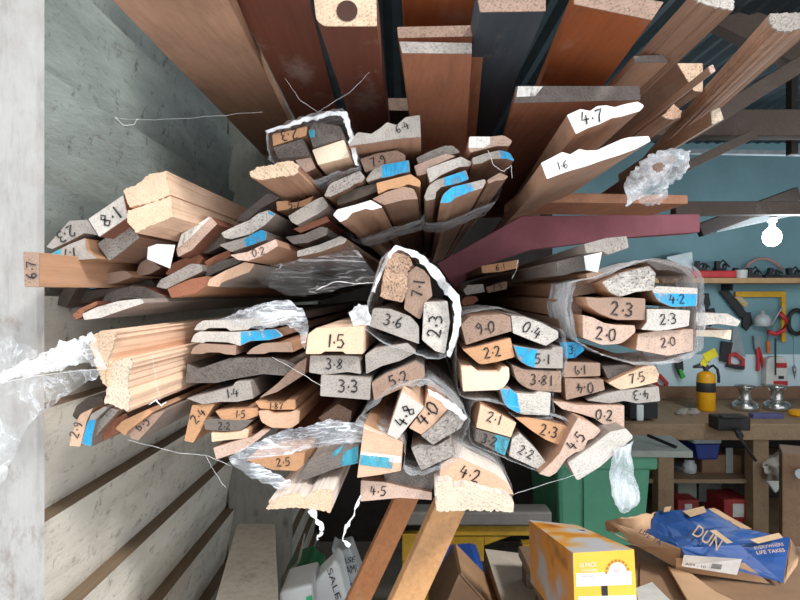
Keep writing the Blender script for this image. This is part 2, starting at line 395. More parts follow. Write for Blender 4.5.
board([(101,303,2),(106,294,4),(118,289),(132,286),(145,287),(168,298),(145,298),(122,299),(113,302)], .97, 'red', 'dgrey', 'ridged grey bullnose end with orange tail in the lowest left layers', group=g, dirt=.7)
board([(72,315),(80,308),(97,301),(97,305),(84,312),(82,317),(75,320)], .93, 'red', 'red', 'thin red brown sliver at the bottom left of the upper left stack', group=g)
board([(82,314),(97,307),(118,301),(141,298.5),(144,303),(120,311),(100,318),(84,320)], .88, 'gry', 'lgrey', 'long pale grey bottom board of the upper left stack', group=g, dirt=.3)
board([(136,274),(139,263,4),(148,258,4),(155,263),(161,268),(150,274),(138,276.5)], 1.0, 'red', 'brown', 'rounded brown end left of the white paper tag', group=g, dirt=.3)
board([(120,288),(136,281),(152,280),(156,287),(145,287),(128,288)], 1.03, 'drk', 'dark', 'dark end between ridged bullnose and rounded brown end', group=g)
board([(176,250),(181,234),(194,226),(210,216),(217,224),(205,236),(192,250),(178,257)], .95, 'red', 'pink', 'frosted reddish board with white edge right of the white tag', group=g, dirt=.4, pat=[('w',[(178,250),(178,232),(205,214),(212,220),(190,238)])])
board([(199,250),(206,240),(222,233),(227,243),(206,254)], 1.0, 'drk', 'dark', 'dark brown end right under the frosted reddish board', group=g)
board([(165,274),(173,263),(198,252),(203,258),(200,264),(172,276)], 1.0, 'red', 'red', 'reddish end between white tag and grey block with lit top', group=g, dirt=.3)
board([(156,287),(160,280),(191,263.5),(201,264.5),(203,271),(166,289)], .97, 'gry', 'grey', 'grey brown block with lit upper edge below the reddish end', group=g, dirt=.5)
board([(167,289),(190,279),(207,276),(210,284),(195,294),(171,298)], .96, 'org', 'red', 'orange red end in the lowest right layer of the upper left stack', group=g, dirt=.2)
board([(204,262),(214,256),(229,250),(232,256),(207,268)], 1.0, 'red', 'red', 'thin red end left of the striped grey end', group=g, dirt=.2)
board([(205,276),(208,266,4),(222,260),(236,257),(242,262),(222,270),(207,277)], .99, 'drk', 'dgrey', 'dark grey rounded end above the peach end', group=g)
board([(207,286),(209,279,3),(226,270),(245,262),(255,264),(249,272),(228,280),(221,283),(219,287)], .95, 'gry', 'peach', 'peach coloured rounded end at the right bottom of the stack', group=g, dirt=.15)
board([(221,233),(235,226),(249,220),(259,213),(269,210),(276,214),(266,224),(251,234),(231,239),(224,238)], .95, 'gry', 'lgrey', 'diagonally striped grey end with a blue tip', pat=[('b',[(268,206),(278,211),(277,217),(268,214)])], group=g, dirt=.6)
board([(219,245),(232,241),(246,237),(262,229.5),(267,232),(266,240),(246,247),(231,252)], .95, 'gry', 'grey', 'grey end with bright blue square below the striped end', pat=[('b',[(244,240),(252,232),(266,228),(268,240),(246,248)])], group=g, dirt=.3)
board([(230,255),(247,252),(262,245),(276,239),(278,246),(262,256),(248,261),(238,260)], .91, 'lb', 'pink', 'pinkish white end marked 0.2', txt=('0.2',258,252,7.5,14), group=g, dirt=.3)
board([(236,222),(241,214),(268,193),(280,198),(262,208),(246,221)], 1.06, 'gry', 'dgrey', 'dark grey board behind the striped end', group=g)
board([(276,201.5),(288,200.5),(290,203),(301,201),(314,196),(309,205),(291,209),(277,211)], 1.0, 'org', 'orange', 'small orange end marked 5.7 under the rough pale board', txt=('5.7',294,205,7,6), group=g, dirt=.15)
board([(288,216),(301,208),(316,199),(323,196.5),(329,206,3),(318,214),(297,225),(291,222,4)], .97, 'gry', 'grey', 'grey rounded end right of the small orange 5.7 end', group=g)
board([(293,229),(310,222),(327,216),(330,221),(314,228),(300,233)], 1.0, 'red', 'red', 'red brown end under the grey rounded end', group=g, dirt=.3)
board([(285,237),(304,234),(321,226.5),(328,228),(327,235),(308,243),(293,244)], .99, 'drk', 'dgrey', 'dark curved end below the red brown end', group=g)
board([(297,251),(318,245),(341,236),(347,239),(345,243),(320,252),(297,257)], .95, 'brn', 'grey', 'thin grey edged board at the right bottom of the upper left stack', group=g)
board([(249,172),(258,167),(274,164),(290,160),(299,166),(297,174.5),(280,177),(260,180),(252,178)], .85, 'lb', 'wheat', 'board with rough broken pale end sticking out below the 2.3 bundle', L=1.6, group=g, rough=.6, dirt=.45)
# ================================================================ wrapped bundle, top centre
g = 'boards in the plastic wrapped top bundle'
board([(272,134.5),(307.5,126),(306,135.5),(273,146)], .95, 'org', 'orange', 'orange end marked 2.3 upside down in the wrapped top bundle', txt=('2.3',289,135,10,188), group=g, dirt=.2)
board([(273,147.5),(303,138.5),(310,155.5),(278,158.5)], .95, 'gry', 'dgrey', 'dark grey block under the upside down orange 2.3 end', group=g, dirt=.8)
board([(308,131),(314,122),(340,126),(342,139),(313,148)], .95, 'gry', 'dgrey', 'mottled dark grey block with teal spot in the wrapped top bundle', pat=[('t',[(307,130),(315,130),(315,137),(307,138)])], group=g, dirt=.9)
board([(312,150),(344,139.5),(350,157),(318,165)], .94, 'pal', 'cream', 'clean pale block at the right of the wrapped top bundle', group=g, dirt=.12)
board([(295,160),(311,157),(316,168),(305,173)], .96, 'brn', 'pink', 'small pale block lowest in the wrapped top bundle', group=g, dirt=.3)
# ================================================================ centre upper group
g = 'boards stacked upper centre'
board([(348,146),(357,132,3),(371,134),(380,128),(387,122),(397,125),(406,117),(420,115),(421,137),(405,138),(390,140),(372,143)], .92, 'lb', 'grey', 'wavy grey moulding end marked 6.4 above the upper centre boards', txt=('6.4',402,127,8,22), L=1.7, name='skirting_moulding', group=g, dirt=.3)
board([(360,159),(378,153),(397,150),(406,155,3),(405,162),(386,167),(365,172)], .97, 'brn', 'brown', 'brown end marked 7.9 under the wavy grey moulding', txt=('7.9',378,161,9,16), group=g, dirt=.3)
board([(366,179),(372,170,4),(381,165),(409,160),(410,171.5),(397,174),(392,176),(380,178),(367,182)], .96, 'gry', 'grey', 'grey end with blue right half under the 7.9 end', pat=[('b',[(382,160),(412,156),(412,176),(382,178)])], group=g, dirt=.4)
board([(324,187),(332,178),(357,166),(360,169),(341,178),(329,184)], .97, 'brn', 'dgrey', 'brown board edge behind the frosty grey end', group=g)
board([(324,196),(329,184,4),(344,177),(360,170.5),(365,177),(362,182),(354,184),(350,188),(330,197)], .95, 'brn', 'grey', 'frosty grey architrave end below the wrapped top bundle', group=g, dirt=.7)
board([(337,201),(344,192,4),(360,187),(376,183),(378,191),(356,200),(338,205)], .97, 'drk', 'dark', 'dark brown end left of the clean orange one', group=g)
board([(376,183),(395,178),(411,174),(421,181,3),(420,187),(408,184),(400,188),(389,189),(378,194)], .955, 'org', 'orange', 'clean orange architrave end in the upper centre group', group=g, dirt=.12)
board([(372,199),(386,192),(404,186.5),(414,188.5,3),(418,199),(404,200),(384,205)], .95, 'brn', 'brown', 'brown rounded end behind the white painted one', group=g, dirt=.2)
board([(333,215),(337,209.5),(354,205),(371,200),(383,207,2),(372,210),(366,208.5),(352,213),(347,219),(340,222)], .91, 'lb', 'white', 'white painted architrave end at the bottom of the upper centre group', group=g, dirt=.25)
# ---- upright bundle
g = 'boards in the upright centre bundle'
board([(416,158),(430,151),(445,145.5),(453,145.5),(461,152.5,3),(440,157),(418,164)], 1.0, 'brn', 'grey', 'rearmost grey brown end of the upright bundle', group=g)
board([(414,166),(430,159),(446,153.5),(456,156),(428,168),(426,174),(417,176)], .985, 'lb', 'pink', 'pinkish end with green left corner in the upright bundle', group=g, dirt=.25, pat=[])
board([(426,169),(444,162),(461,156.5),(472,162,3),(470,166),(459,167),(441,175),(430,183)], .97, 'lb', 'lgrey', 'beige speckled end in the middle of the upright bundle', group=g, dirt=.35)
board([(424,197),(428,186,4),(436,180),(466,170),(469,179),(459,183),(441,187),(436,192),(435,199),(426,201)], .955, 'brn', 'grey', 'deep grooved grey end with blue right end in the upright bundle', pat=[('b',[(443,174),(470,166),(472,182),(445,188)])], group=g, dirt=.4)
board([(440,203),(443,194,4),(452,187),(485,179),(486,182),(483,188),(470,192),(455,198),(449,203)], .93, 'lb', 'grey', 'front end of the upright bundle with bright blue left half', pat=[('b',[(438,205),(438,188),(468,178),(474,190),(450,206)])], group=g, dirt=.3)
board([(468,147),(469,136.5),(490,136.5),(504,135,3),(513,141,3),(509,146),(497,146),(485,149),(470,152.5)], .965, 'lb', 'pink', 'brown end with white patch at the back right of the upright bundle', pat=[('w',[(466,134),(490,134),(490,144),(484,148),(468,148)])], group=g, dirt=.3)
board([(472,158),(486,153),(500,150),(510,152.5,3),(515,161,2),(506,158.5),(490,159),(482,163),(473,164.5)], .95, 'brn', 'grey', 'curved grey end with blue tip at the right of the upright bundle', pat=[('b',[(498,147),(516,150),(516,163),(502,160)])], group=g, dirt=.4)
board([(487,180),(500,172.5),(509,176.5,2),(504,180),(495,181),(488,184)], .945, 'brn', 'brown', 'small brown end at the lower right of the upright bundle', group=g)
# ================================================================ beams across
# ================================================================ dark recess at the centre
g = 'ends deep in the centre recess'
board([(481,266),(505,262),(519,259.5),(518,268),(500,272),(482,273)], 1.25, 'brn', 'orange', 'orange end marked 6.1 under the maroon beam', txt=('6.1',500,267,6,8), group=g, dirt=.2, L=1.5)
board([(486,287),(507,281),(507,289),(488,293)], 1.35, 'brn', 'brown', 'tan end marked 2.9 deep in the recess below the 6.1 end', txt=('2.9',497,287,5.5,12), group=g, L=1.4)
board([(463,290),(468,285),(483,284),(485,292),(466,295)], 1.34, 'gry', 'lgrey', 'pale bluish end deep in the recess left of the 2.9 end', group=g, L=1.4)
board([(461,302),(464,297,2),(476,296),(479,300),(474,304),(463,306)], 1.34, 'brn', 'red', 'small reddish end deep in the recess', group=g, L=1.4)
board([(463,314),(470,310),(486,308),(492,312),(480,317),(464,318)], 1.33, 'brn', 'brown', 'brown end lowest in the recess above the 9.0 end', group=g, L=1.4)
# ================================================================ right wrapped bundle
g = 'boards in the right wrapped bundle'
board([(584,244),(606,238),(627,236),(629,247.5),(608,255),(603,251.5),(586,253)], .95, 'gry', 'grey', 'long weathered board reaching above the white tag on the right bundle', L=2.2, group=g, dirt=.5, vp=(440,292))
board([(586,274),(598,271),(604,272),(603,279),(588,283)], .97, 'org', 'brown', 'orange board just below the white tag on the right bundle', group=g, dirt=.2, vp=(440,292))
board([(602,282),(620,273),(649,266),(656,273),(654,290),(636,292),(620,297),(609,292,3)], .93, 'org', 'lgrey', 'whitish end with dark streaks at the top of the right wrapped bundle', group=g, dirt=.95)
board([(646,262),(668,259),(692,269),(690,276),(668,270),(657,270)], .97, 'gry', 'dgrey', 'dark grey weathered board lying on top of the right wrapped bundle', group=g)
board([(652,290),(657,286),(698,288),(697,306),(672,307,3),(658,301,4)], .93, 'brn', 'lgrey', 'end painted blue and marked 4.2 in the right wrapped bundle', pat=[('b',[(650,293),(700,294),(700,310),(650,310)])], txt=('4.2',677,299,9,2), group=g, dirt=.3)
board([(585.5,297),(600,298),(616,297),(645.5,298.5),(645.5,320),(616,320,4),(600,314),(588,306)], .935, 'org', 'brown', 'clean brown end marked 2.3 in the right wrapped bundle', txt=('2.3',622,309,13,-6), group=g, dirt=.15)
board([(647,309),(668,309),(690.5,310.5),(689,326),(668,330),(658,331),(641,329.5),(647,322)], .93, 'brn', 'lgrey', 'pale end marked 2.3 right of the clean brown 2.3 end', txt=('2.3',668,319,10,5), group=g, dirt=.3)
board([(582.5,315),(593,317.5),(604,323),(616,325),(635,325.5),(636,332,3),(622,344,6),(602,345),(583,338)], .93, 'org', 'pink', 'pinkish curved end marked 2.0 in the right wrapped bundle', txt=('2.0',606,334,12,-8), group=g, dirt=.3)
board([(638,334),(655,331),(693.5,329),(693.5,351),(668,356),(636,350)], .94, 'org', 'pink', 'brownish lower right end marked 2.0 in the right wrapped bundle', txt=('2.0',668,342,9,8), group=g, dirt=.3)
board([(693.5,313),(728,313.5),(741,321),(738,326.5),(718,324),(698,326)], .98, 'gry', 'lgrey', 'pointed grey board sticking out at the far right of the right wrapped bundle', L=1.8, group=g, dirt=.4)
board([(696,330),(732,330),(731,340),(714,337),(696,336)], 1.0, 'tan', 'cream', 'pale board below the pointed grey one at the far right', L=1.8, group=g, dirt=.2)
board([(556,262),(585,254),(586,268),(566,275),(557,276)], 1.0, 'gry', 'dgrey', 'dark grey board half hidden behind the white tag on the right bundle', group=g)
board([(570,282),(598,276),(600,292),(572,297)], 1.0, 'org', 'brown', 'brown board under plastic left of the streaked whitish end', group=g)
board([(558,299),(582,299),(582,316),(560,317)], 1.01, 'lb', 'brown', 'brown board under the milky band left of the clean brown 2.3 end', group=g)
board([(558,319),(579,319),(580,337),(562,335)], 1.01, 'brn', 'brown', 'brown board under the milky band left of the pinkish 2.0 end', group=g)
# ================================================================ right middle stack
g = 'boards in the right middle stack'
board([(461,325),(470,316),(503,314),(510.5,317),(512,331),(488,338),(466,345)], .94, 'brn', 'brown', 'grey brown end marked 9.0 at the top left of the right middle stack', txt=('9.0',485,328,11,8), group=g, dirt=.4)
board([(511,315.5),(524,316.5),(542,323),(558.5,331.5),(558.5,338),(546,346),(530,340),(513,333)], .94, 'gry', 'lgrey', 'yellowish grey end marked 0.4 right of the 9.0 end', txt=('0.4',532,330,11,-28), group=g, dirt=.3)
board([(462.5,349.5),(476,347),(510.5,338),(515,357),(497,362),(480,365,5)], .935, 'lb', 'orange', 'orange end marked 2.2', txt=('2.2',492,352,10,10), group=g, dirt=.2)
board([(461,366.5),(472,366.5),(478,371.5),(499,372),(502,367.5),(509,367.5),(510,379,5),(502,390,5),(463,391.5)], .93, 'pal', 'cream', 'clean pale unmarked end under the orange 2.2 end', group=g, dirt=.12)
board([(513.5,345.5),(521,347),(540,350),(551,350),(554,347),(563,347),(563,368.5),(532,368,6),(519,361,5)], .93, 'gry', 'grey', 'end with blue left half marked 5.1', pat=[('b',[(512,342),(538,346),(534,370),(512,370)])], txt=('5.1',542,359,10,-2), group=g, dirt=.3)
board([(559,342),(580,342),(585,350),(575,358),(564,359)], .96, 'gry', 'dgrey', 'blue painted end tucked under the right wrapped bundle', pat=[('b',[(555,338),(588,338),(588,360),(555,360)])], txt=('3',571,350,8,0), group=g)
board([(512,365),(524,369.5),(561.5,371),(561.5,392.5),(530,390,8),(517,382,6)], .935, 'gry', 'brown', 'greyish end marked 3.81 below the 5.1 end', txt=('3.81',541,380,10,-4), group=g, dirt=.5)
board([(500,389),(510,388.5),(515,393),(533,394),(539,391.5),(551,393),(550,415.5),(520,414.5,6),(505,406,5)], .925, 'gry', 'lgrey', 'speckled grey end with light blue left edge below the 3.81 end', pat=[('b',[(498,386),(516,388),(521,416),(498,414)])], group=g, dirt=.45)
board([(563.5,362),(600.5,363),(600.5,376),(563.5,377.5)], .95, 'brn', 'brown', 'brown end marked 1.9 right of the 5.1 end', txt=('1.9',581,370,9,184), group=g, dirt=.25)
board([(564.5,378.5),(603.5,379.5),(605,390),(587,395),(566,400)], .945, 'brn', 'brown', 'brown end marked 0.4 below the 1.9 end', txt=('0.4',585,388,10,182), group=g, dirt=.3)
board([(602,366),(626,364.5),(638,368.5),(622,374),(608,379.5)], .96, 'drk', 'dgrey', 'dark grey end with whitish marks above the 7.5 end', txt=[], group=g)
board([(608,383),(626,374),(644,366.5),(655,365,3),(659.5,374),(657.5,382),(638,387),(620,390,3)], .945, 'org', 'wheat', 'yellowish orange end marked 7.5', txt=('7.5',637,378,9.5,12), group=g, dirt=.3)
board([(587,400.5),(604,394),(620,390.5),(659,386.5),(660.5,401),(638,403.5),(624,401),(610,403.5)], .945, 'gry', 'grey', 'grey tapered end marked 4.3 under the 7.5 end', txt=('4.3',641,395,9,184), group=g, dirt=.25)
board([(552.5,401),(563,402),(578,405),(624.5,405.5),(624.5,429),(606,426),(594,418),(581,414),(562,409)], .935, 'brn', 'pink', 'pinkish brown end marked 0.2 below the 4.3 end', txt=('0.2',604,415,10,-4), group=g, dirt=.35)
board([(480.5,404),(516.5,423),(511,437.5),(476,427.5)], .92, 'org', 'wheat', 'clean orange end marked 2.1', txt=('2.1',494,418,10,-18), group=g, dirt=.12)
board([(476,429),(510.5,438.5),(505,456),(475,441)], .92, 'gry', 'dgrey', 'blue grey end marked 3.2 under the clean orange 2.1 end', txt=('3.2',489,440,9,-18), pat=[('t',[(495,430),(512,434),(510,460),(495,452)])], group=g)
board([(512,438.5),(520,433.5),(535,448),(546.5,463),(541,471),(524,463),(509,456)], .92, 'gry', 'lgrey', 'speckled grey slanted end marked 2.2 right of the 3.2 end', txt=('2.2',526,452,9,-28), group=g, dirt=.6)
board([(515,417.5),(527,417.5),(548,421),(569,426.5),(569,432),(561,446),(546,440),(532,431)], .925, 'brn', 'orange', 'clean orange end marked 2.3 below the speckled blue edged end', txt=('2.3',549,431,10.5,-14), group=g, dirt=.12)
board([(578,417.5),(589,422),(602,430,4),(594,438),(588,440),(584,450),(575,453),(566,459),(556,473),(549,477),(539,474),(552,462),(560,453),(568,436)], .90, 'lb', 'pink', 'scrolled pinkish end marked 4.5 right of the clean orange 2.3 end', txt=('4.5',576,441,11,48), name='skirting_moulding', group=g, dirt=.3)
board([(568,463),(592,446),(610,432),(626,428.5),(634,437,3),(617,452),(600,467),(577,481,3)], .89, 'gry', 'lgrey', 'broad whitish grey slanted end at the bottom right of the right middle stack', group=g, dirt=.35)
# ================================================================ wrapped trio, centre
g = 'blocks in the wrapped centre trio'
board([(386,260),(391,254),(397,252),(407,255,3),(413,264),(408,272),(407,292),(402.5,302.5),(391,300),(380,296)], .905, 'org', 'peach', 'rough reddish orange burnt block at the top of the wrapped trio', group=g, rough=.5, dirt=.9)
board([(407.5,273),(416,266),(424,270),(430,277.5),(432.5,296),(427,301),(420,320,3),(404,309)], .91, 'gry', 'brown', 'grey brown block marked 7.1 sideways in the wrapped trio', txt=('7.1',418,289,11,80), group=g, dirt=.35)
board([(369,326),(373,308,3),(390,309),(410,316.5),(419,326,4),(419,344),(402,338),(386,332)], .90, 'gry', 'grey', 'lower left grey block marked 3.6 in the wrapped trio', txt=('3.6',393,321,11,-14), group=g, dirt=.3)
board([(422,340),(424,302,3),(447.5,301),(450,322),(445,354,3),(435,351)], .90, 'gry', 'lgrey', 'lower right pale block marked 2.3 sideways in the wrapped trio', txt=('2.3',435,326,13,82), group=g, dirt=.45)
g = 'boards in the centre middle stack'
board([(308,334),(316,328),(364,326),(363,354),(346,354),(343,351.5),(324,351.5),(321,354),(305.5,354)], .885, 'pal', 'wheat', 'clean orange end marked 1.5 left of the wrapped trio', txt=('1.5',335,341,13,-4), group=g, dirt=.15)
board([(310,355.5),(342,355.5),(359,356.5),(361,374),(348,372),(324,375),(309,372.5)], .90, 'gry', 'grey', 'grey end marked 3.8 under the clean orange 1.5 end', txt=('3.8',334,364,10,-2), group=g, dirt=.4)
board([(365,355),(375,348),(407.5,343),(417,352,3),(400,361),(382,366),(366,374)], .90, 'gry', 'grey', 'grey unmarked end under the wrapped trio, right of the 3.8 end', group=g, dirt=.4)
board([(321,375),(340,375.5),(371,378),(370,400),(332,397),(320,396)], .895, 'gry', 'grey', 'broad grey end marked 3.3', txt=('3.3',348,386,12,-2), group=g, dirt=.3)
board([(371.5,383),(385,374),(415,361.5),(424,366.5),(425,377),(408,386),(396,391),(374,401)], .895, 'gry', 'brown', 'brownish grey end marked 5.2 right of the broad grey 3.3 end', txt=('5.2',398,379,11,20), group=g, dirt=.35)
# ================================================================ lower centre bundle
g = 'boards in the lower centre bundle'
board([(364,424),(391,437),(403,442),(401,471),(380,475),(357,478)], .84, 'tan', 'peach', 'big peach block with a light blue stripe across its end', pat=[('w',[(355,451),(405,457),(405,463),(355,460)]),('t',[(355,454),(394,458),(392,469),(355,464)])], L=1.6, group=g, dirt=.15)
board([(402,391),(424,407.5),(410,424),(397,440),(387,434.5)], .84, 'pal', 'lgrey', 'small pale end marked 4.8 upright and tilted', txt=('4.8',405,416,13,58), L=1.6, group=g, dirt=.2)
board([(428,392),(449,408),(434,424),(422,435),(409,428),(424,408)], .85, 'lb', 'peach', 'peach end marked 4.0 beside the 4.8 end', txt=('4.0',427,414,14,48), L=1.6, group=g, dirt=.15)
board([(421,436),(436,424),(450,410),(465,420),(461,428),(433,445)], .84, 'gry', 'grey', 'grey block with dark grain lines below the 4.0 end', L=1.6, group=g, dirt=.8)
board([(411,448),(420,444),(436,446),(450,438),(456,455),(438,463),(421,471,3)], .85, 'gry', 'grey', 'dirty grey curved block in plastic below the dark grained block', L=1.6, group=g, dirt=.9)
board([(441,464),(450,458),(460,458),(477,466),(495,474),(507,483),(514,495),(492,491),(470,485),(450,481),(439,478.5)], .855, 'wht', 'peach', 'peach end marked 4.2 with top edge coloured white as sunlit', txt=('4.2',470,474,12,-20), L=1.6, group=g, dirt=.12)  # white side colour carries the sunlight on the top edge
board([(435,482.5),(450,481),(454,487),(462,485),(475,488),(488,493),(507,495),(514,502.5),(514,513),(495,511),(470,511),(436,512)], .83, 'wht', 'cream', 'rough pale moulding end at the bottom below the 4.2 end', L=1.6, name='skirting_moulding', group=g, rough=.6, dirt=.25)
board([(361,480.5),(384,482),(408,488),(432,492.5),(432,500),(400,498),(360,501.5)], .87, 'brn', 'pink', 'thin brown end marked 4.5 below the blue striped block', txt=('4.5',378,491,9,-2), L=1.6, group=g, dirt=.2)
board([(383,471),(404,466),(436,468),(433,490),(408,486),(385,481)], .88, 'drk', 'dgrey', 'dark grey end behind the thin brown 4.5 end', L=1.6, group=g)
board([(267,509),(269,502),(284,496),(298,493),(304,498),(318,489.5),(333,490),(333,501),(331,512),(308,509),(290,508)], .82, 'wht', 'wheat', 'pale double ridged moulding end at the bottom left', L=1.6, name='skirting_moulding', group=g, rough=.6, dirt=.2)
board([(297,478),(309,461),(332,453),(344,444),(359,443.5),(359,463),(335,469),(306,480)], .86, 'gry', 'dgrey', 'blue streaked grey end left of the blue striped block', pat=[('t',[(335,440),(346,440),(340,452),(332,458)]),('t',[(344,452),(362,444),(362,464),(340,466)])], L=1.6, group=g)
board([(246,460),(270,455.5),(305,452.5),(304,465),(297,471),(272,470)], .88, 'org', 'orange', 'orange end marked 2.5 under the plastic film', txt=('2.5',283,462,8,4), L=1.6, group=g, dirt=.2)
# ================================================================ left middle stack
g = 'boards in the left middle stack'
board([(193.5,330),(197,324,3),(203,320.5),(240,319.5),(276,315.5),(280,324.5),(270,327),(265,325.5),(252,326.5),(248,330),(230,331),(226,328),(208,328),(204,330.5)], .96, 'gry', 'lgrey', 'grey double bullnose end, topmost of the left middle stack', group=g, dirt=.3)
board([(190.5,342),(194,334,3),(200,331.5),(236,332),(276,329),(284,336,3),(270,340),(250,341),(240,346),(228,342.5),(206,341.5),(203,343)], .955, 'brn', 'lgrey', 'double bullnose end with blue streaked right half', pat=[('b',[(241,325),(286,325),(286,348),(241,348)])], group=g, dirt=.3)
board([(190,354),(193,347,3),(200,343.5),(236,345.5),(236,355),(224,354),(220,352.5),(206,352.5),(203,354)], .95, 'brn', 'brown', 'left of two brown bullnose ends under the blue streaked one', group=g, dirt=.2)
board([(246,354),(252,348,3),(262,343.5),(291,341.5),(294,352),(270,352),(264,354)], .955, 'org', 'brown', 'right of two brown bullnose ends under the blue streaked one', group=g, dirt=.2)
board([(185,383),(187,363.5),(198,369),(229.5,358),(270,357.5),(284,360),(297,365),(288,376),(264,374),(246,377),(229.5,380),(216,383)], .96, 'drk', 'dgrey', 'weathered dark grey long end under the brown bullnose ends', group=g, dirt=.8)
board([(186,398.5),(208,393),(232.5,386.5),(236,381.5),(250.5,380.5),(253.5,398.5),(237,402),(220,402),(202.5,404.5)], .95, 'gry', 'grey', 'grey tapered end marked 1.4', txt=('1.4',232,393,9,6), group=g, dirt=.35)
board([(192,405),(215,403.5),(206,418),(202,428),(193,443),(184,441)], .955, 'org', 'orange', 'slanted orange end marked 2.4', txt=('2.4',198,416,9,45), group=g, dirt=.2)
board([(215,411),(230,409),(249,408.5),(258,407.5),(258.5,415.5),(247,420),(222,420.5)], .95, 'org', 'orange', 'orange end marked 1.5 right of the slanted 2.4 end', txt=('1.5',240,414,7.5,-3), group=g, dirt=.2)
board([(203,421),(217.5,420),(252,421),(246,427),(240,431),(222,431.5),(205,429.5)], .945, 'gry', 'dgrey', 'grey end marked 2.2 below the orange 1.5 end', txt=('2.2',224,426,7,-2), group=g, dirt=.3)
board([(211,432.5),(224,433),(240,431.5),(246,428.5),(249,430),(247.5,438.5),(228,440),(211.5,442)], .94, 'org', 'wheat', 'clean yellow orange end under the grey 2.2 end', group=g, dirt=.1)
board([(213,448),(232,442),(252,437),(262,430),(270,430),(258,440),(240,452),(216,459.5)], .935, 'brn', 'pink', 'pinkish end at the bottom of the left middle stack beside the film', group=g, dirt=.3)
board([(255,401.5),(262,401),(266,403),(284,403),(288,399.5),(295.5,399.5),(295.5,409.5),(276,410),(259.5,408.5)], .945, 'org', 'orange', 'notched orange end marked 1.87', txt=('1.87',276,406,6.5,-3), group=g, dirt=.15)
board([(258,411),(268,410.5),(273,413.5),(290,412.5),(296,410),(300,411),(299,423),(291,428.5,3),(271.5,428,3),(261,422,3)], .94, 'org', 'peach', 'peach curved end under the notched 1.87 end', group=g, dirt=.12)
board([(259,398),(277,384),(299,362),(307,357.5),(305,374),(290,384),(277,392)], .95, 'brn', 'brown', 'brown diagonal board between the left and centre middle stacks', group=g, dirt=.4)
board([(318,418),(338,404),(352,411),(350,424),(330,428)], 1.0, 'brn', 'brown', 'brown end in the shade above the plastic film', group=g, dirt=.4)
g = 'pale pine beams at the left'
board([(88,335),(98,333),(117,332.5),(112,350),(108,360),(105,386),(98,372),(91,350)], .79, 'pal', 'wheat', 'upper pale pine beam trailing cobweb at the left', L=1.6, name='pine_beam', group=g, rough=.7, dirt=.3)
board([(109,361),(132,357.5),(132,367),(128.5,370),(127.5,391),(131,395),(128,412),(116,407),(104,403),(107,385)], .80, 'pal', 'cream', 'lower pale pine beam with a grooved side at the left', L=1.6, name='pine_beam', group=g, rough=.6, dirt=.3)
g = 'boards in the lower left corner stack'
board([(69,446),(72,434),(77,420),(80,414,3),(93,408),(87,420),(83,436),(80,447)], .86, 'org', 'peach', 'peach end marked 2.9 on its side in the lower left corner', txt=('2.9',76,430,9,68), group=g, dirt=.15)
board([(81,444),(87,424),(91,414),(104,406.5),(108,407.5),(96,419),(92,437),(91,447)], .86, 'gry', 'grey', 'grey curved end with bright blue lower half in the lower left corner', pat=[('b',[(78,422),(98,419),(98,450),(78,450)])], group=g, dirt=.3)
board([(92,434),(97,422),(111,408),(119,410),(103,428),(95,437)], .87, 'brn', 'grey', 'speckled grey end right of the blue one in the lower left corner', group=g, dirt=.7)
board([(93,446),(102,429),(116,418),(126,413),(128,420),(118,434)], .89, 'drk', 'red', 'dark brown board under the speckled grey end', group=g)
board([(115,428.5),(122,421),(148,409),(153,412),(128,431),(125,436)], .88, 'org', 'orange', 'thin orange end under the lower pale pine beam', group=g, dirt=.15)
board([(127,432),(152,414),(166,410),(150,428),(138,441),(131,439)], .89, 'gry', 'brown', 'greyish end marked G.5 at the foot of the lower pale pine beam', txt=('G.5',142,424,9,36), group=g, dirt=.25)
board([(72,416),(76,406),(88,397),(103,397),(104,404),(88,412),(76,420)], .92, 'drk', 'dark', 'dark board behind the peach 2.9 end', group=g)
# ================================================================ the shed
def struct(o): o['kind'] = 'structure'; return o
# left wall of lapped weatherboards, inside face
def wallmat():
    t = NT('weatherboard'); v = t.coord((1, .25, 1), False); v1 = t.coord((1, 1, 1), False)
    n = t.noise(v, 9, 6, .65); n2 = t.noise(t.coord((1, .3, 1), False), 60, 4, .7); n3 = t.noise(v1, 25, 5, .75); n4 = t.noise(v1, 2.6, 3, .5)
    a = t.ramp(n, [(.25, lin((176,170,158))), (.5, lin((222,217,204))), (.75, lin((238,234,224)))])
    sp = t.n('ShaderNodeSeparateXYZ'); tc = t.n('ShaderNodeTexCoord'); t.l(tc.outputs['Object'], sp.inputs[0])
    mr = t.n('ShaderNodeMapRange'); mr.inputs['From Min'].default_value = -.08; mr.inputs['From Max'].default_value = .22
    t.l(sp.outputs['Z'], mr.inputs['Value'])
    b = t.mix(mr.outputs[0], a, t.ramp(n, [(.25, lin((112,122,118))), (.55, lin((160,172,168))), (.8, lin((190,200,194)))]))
    c = t.mix(t.ramp(n3, [(.30, (.7,)*3), (.42, (0, 0, 0))]), b, lin((54, 48, 42)))
    d = t.mix(t.ramp(n2, [(.30, (.55,)*3), (.42, (0, 0, 0))]), c, lin((120, 112, 98)))
    t.princ(d, .85, 0, t.bump(n2, .5, .004)); return t.m
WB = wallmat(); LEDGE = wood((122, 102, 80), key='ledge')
mb = MB(); zs = 1.262-.172*8
X0 = -.54
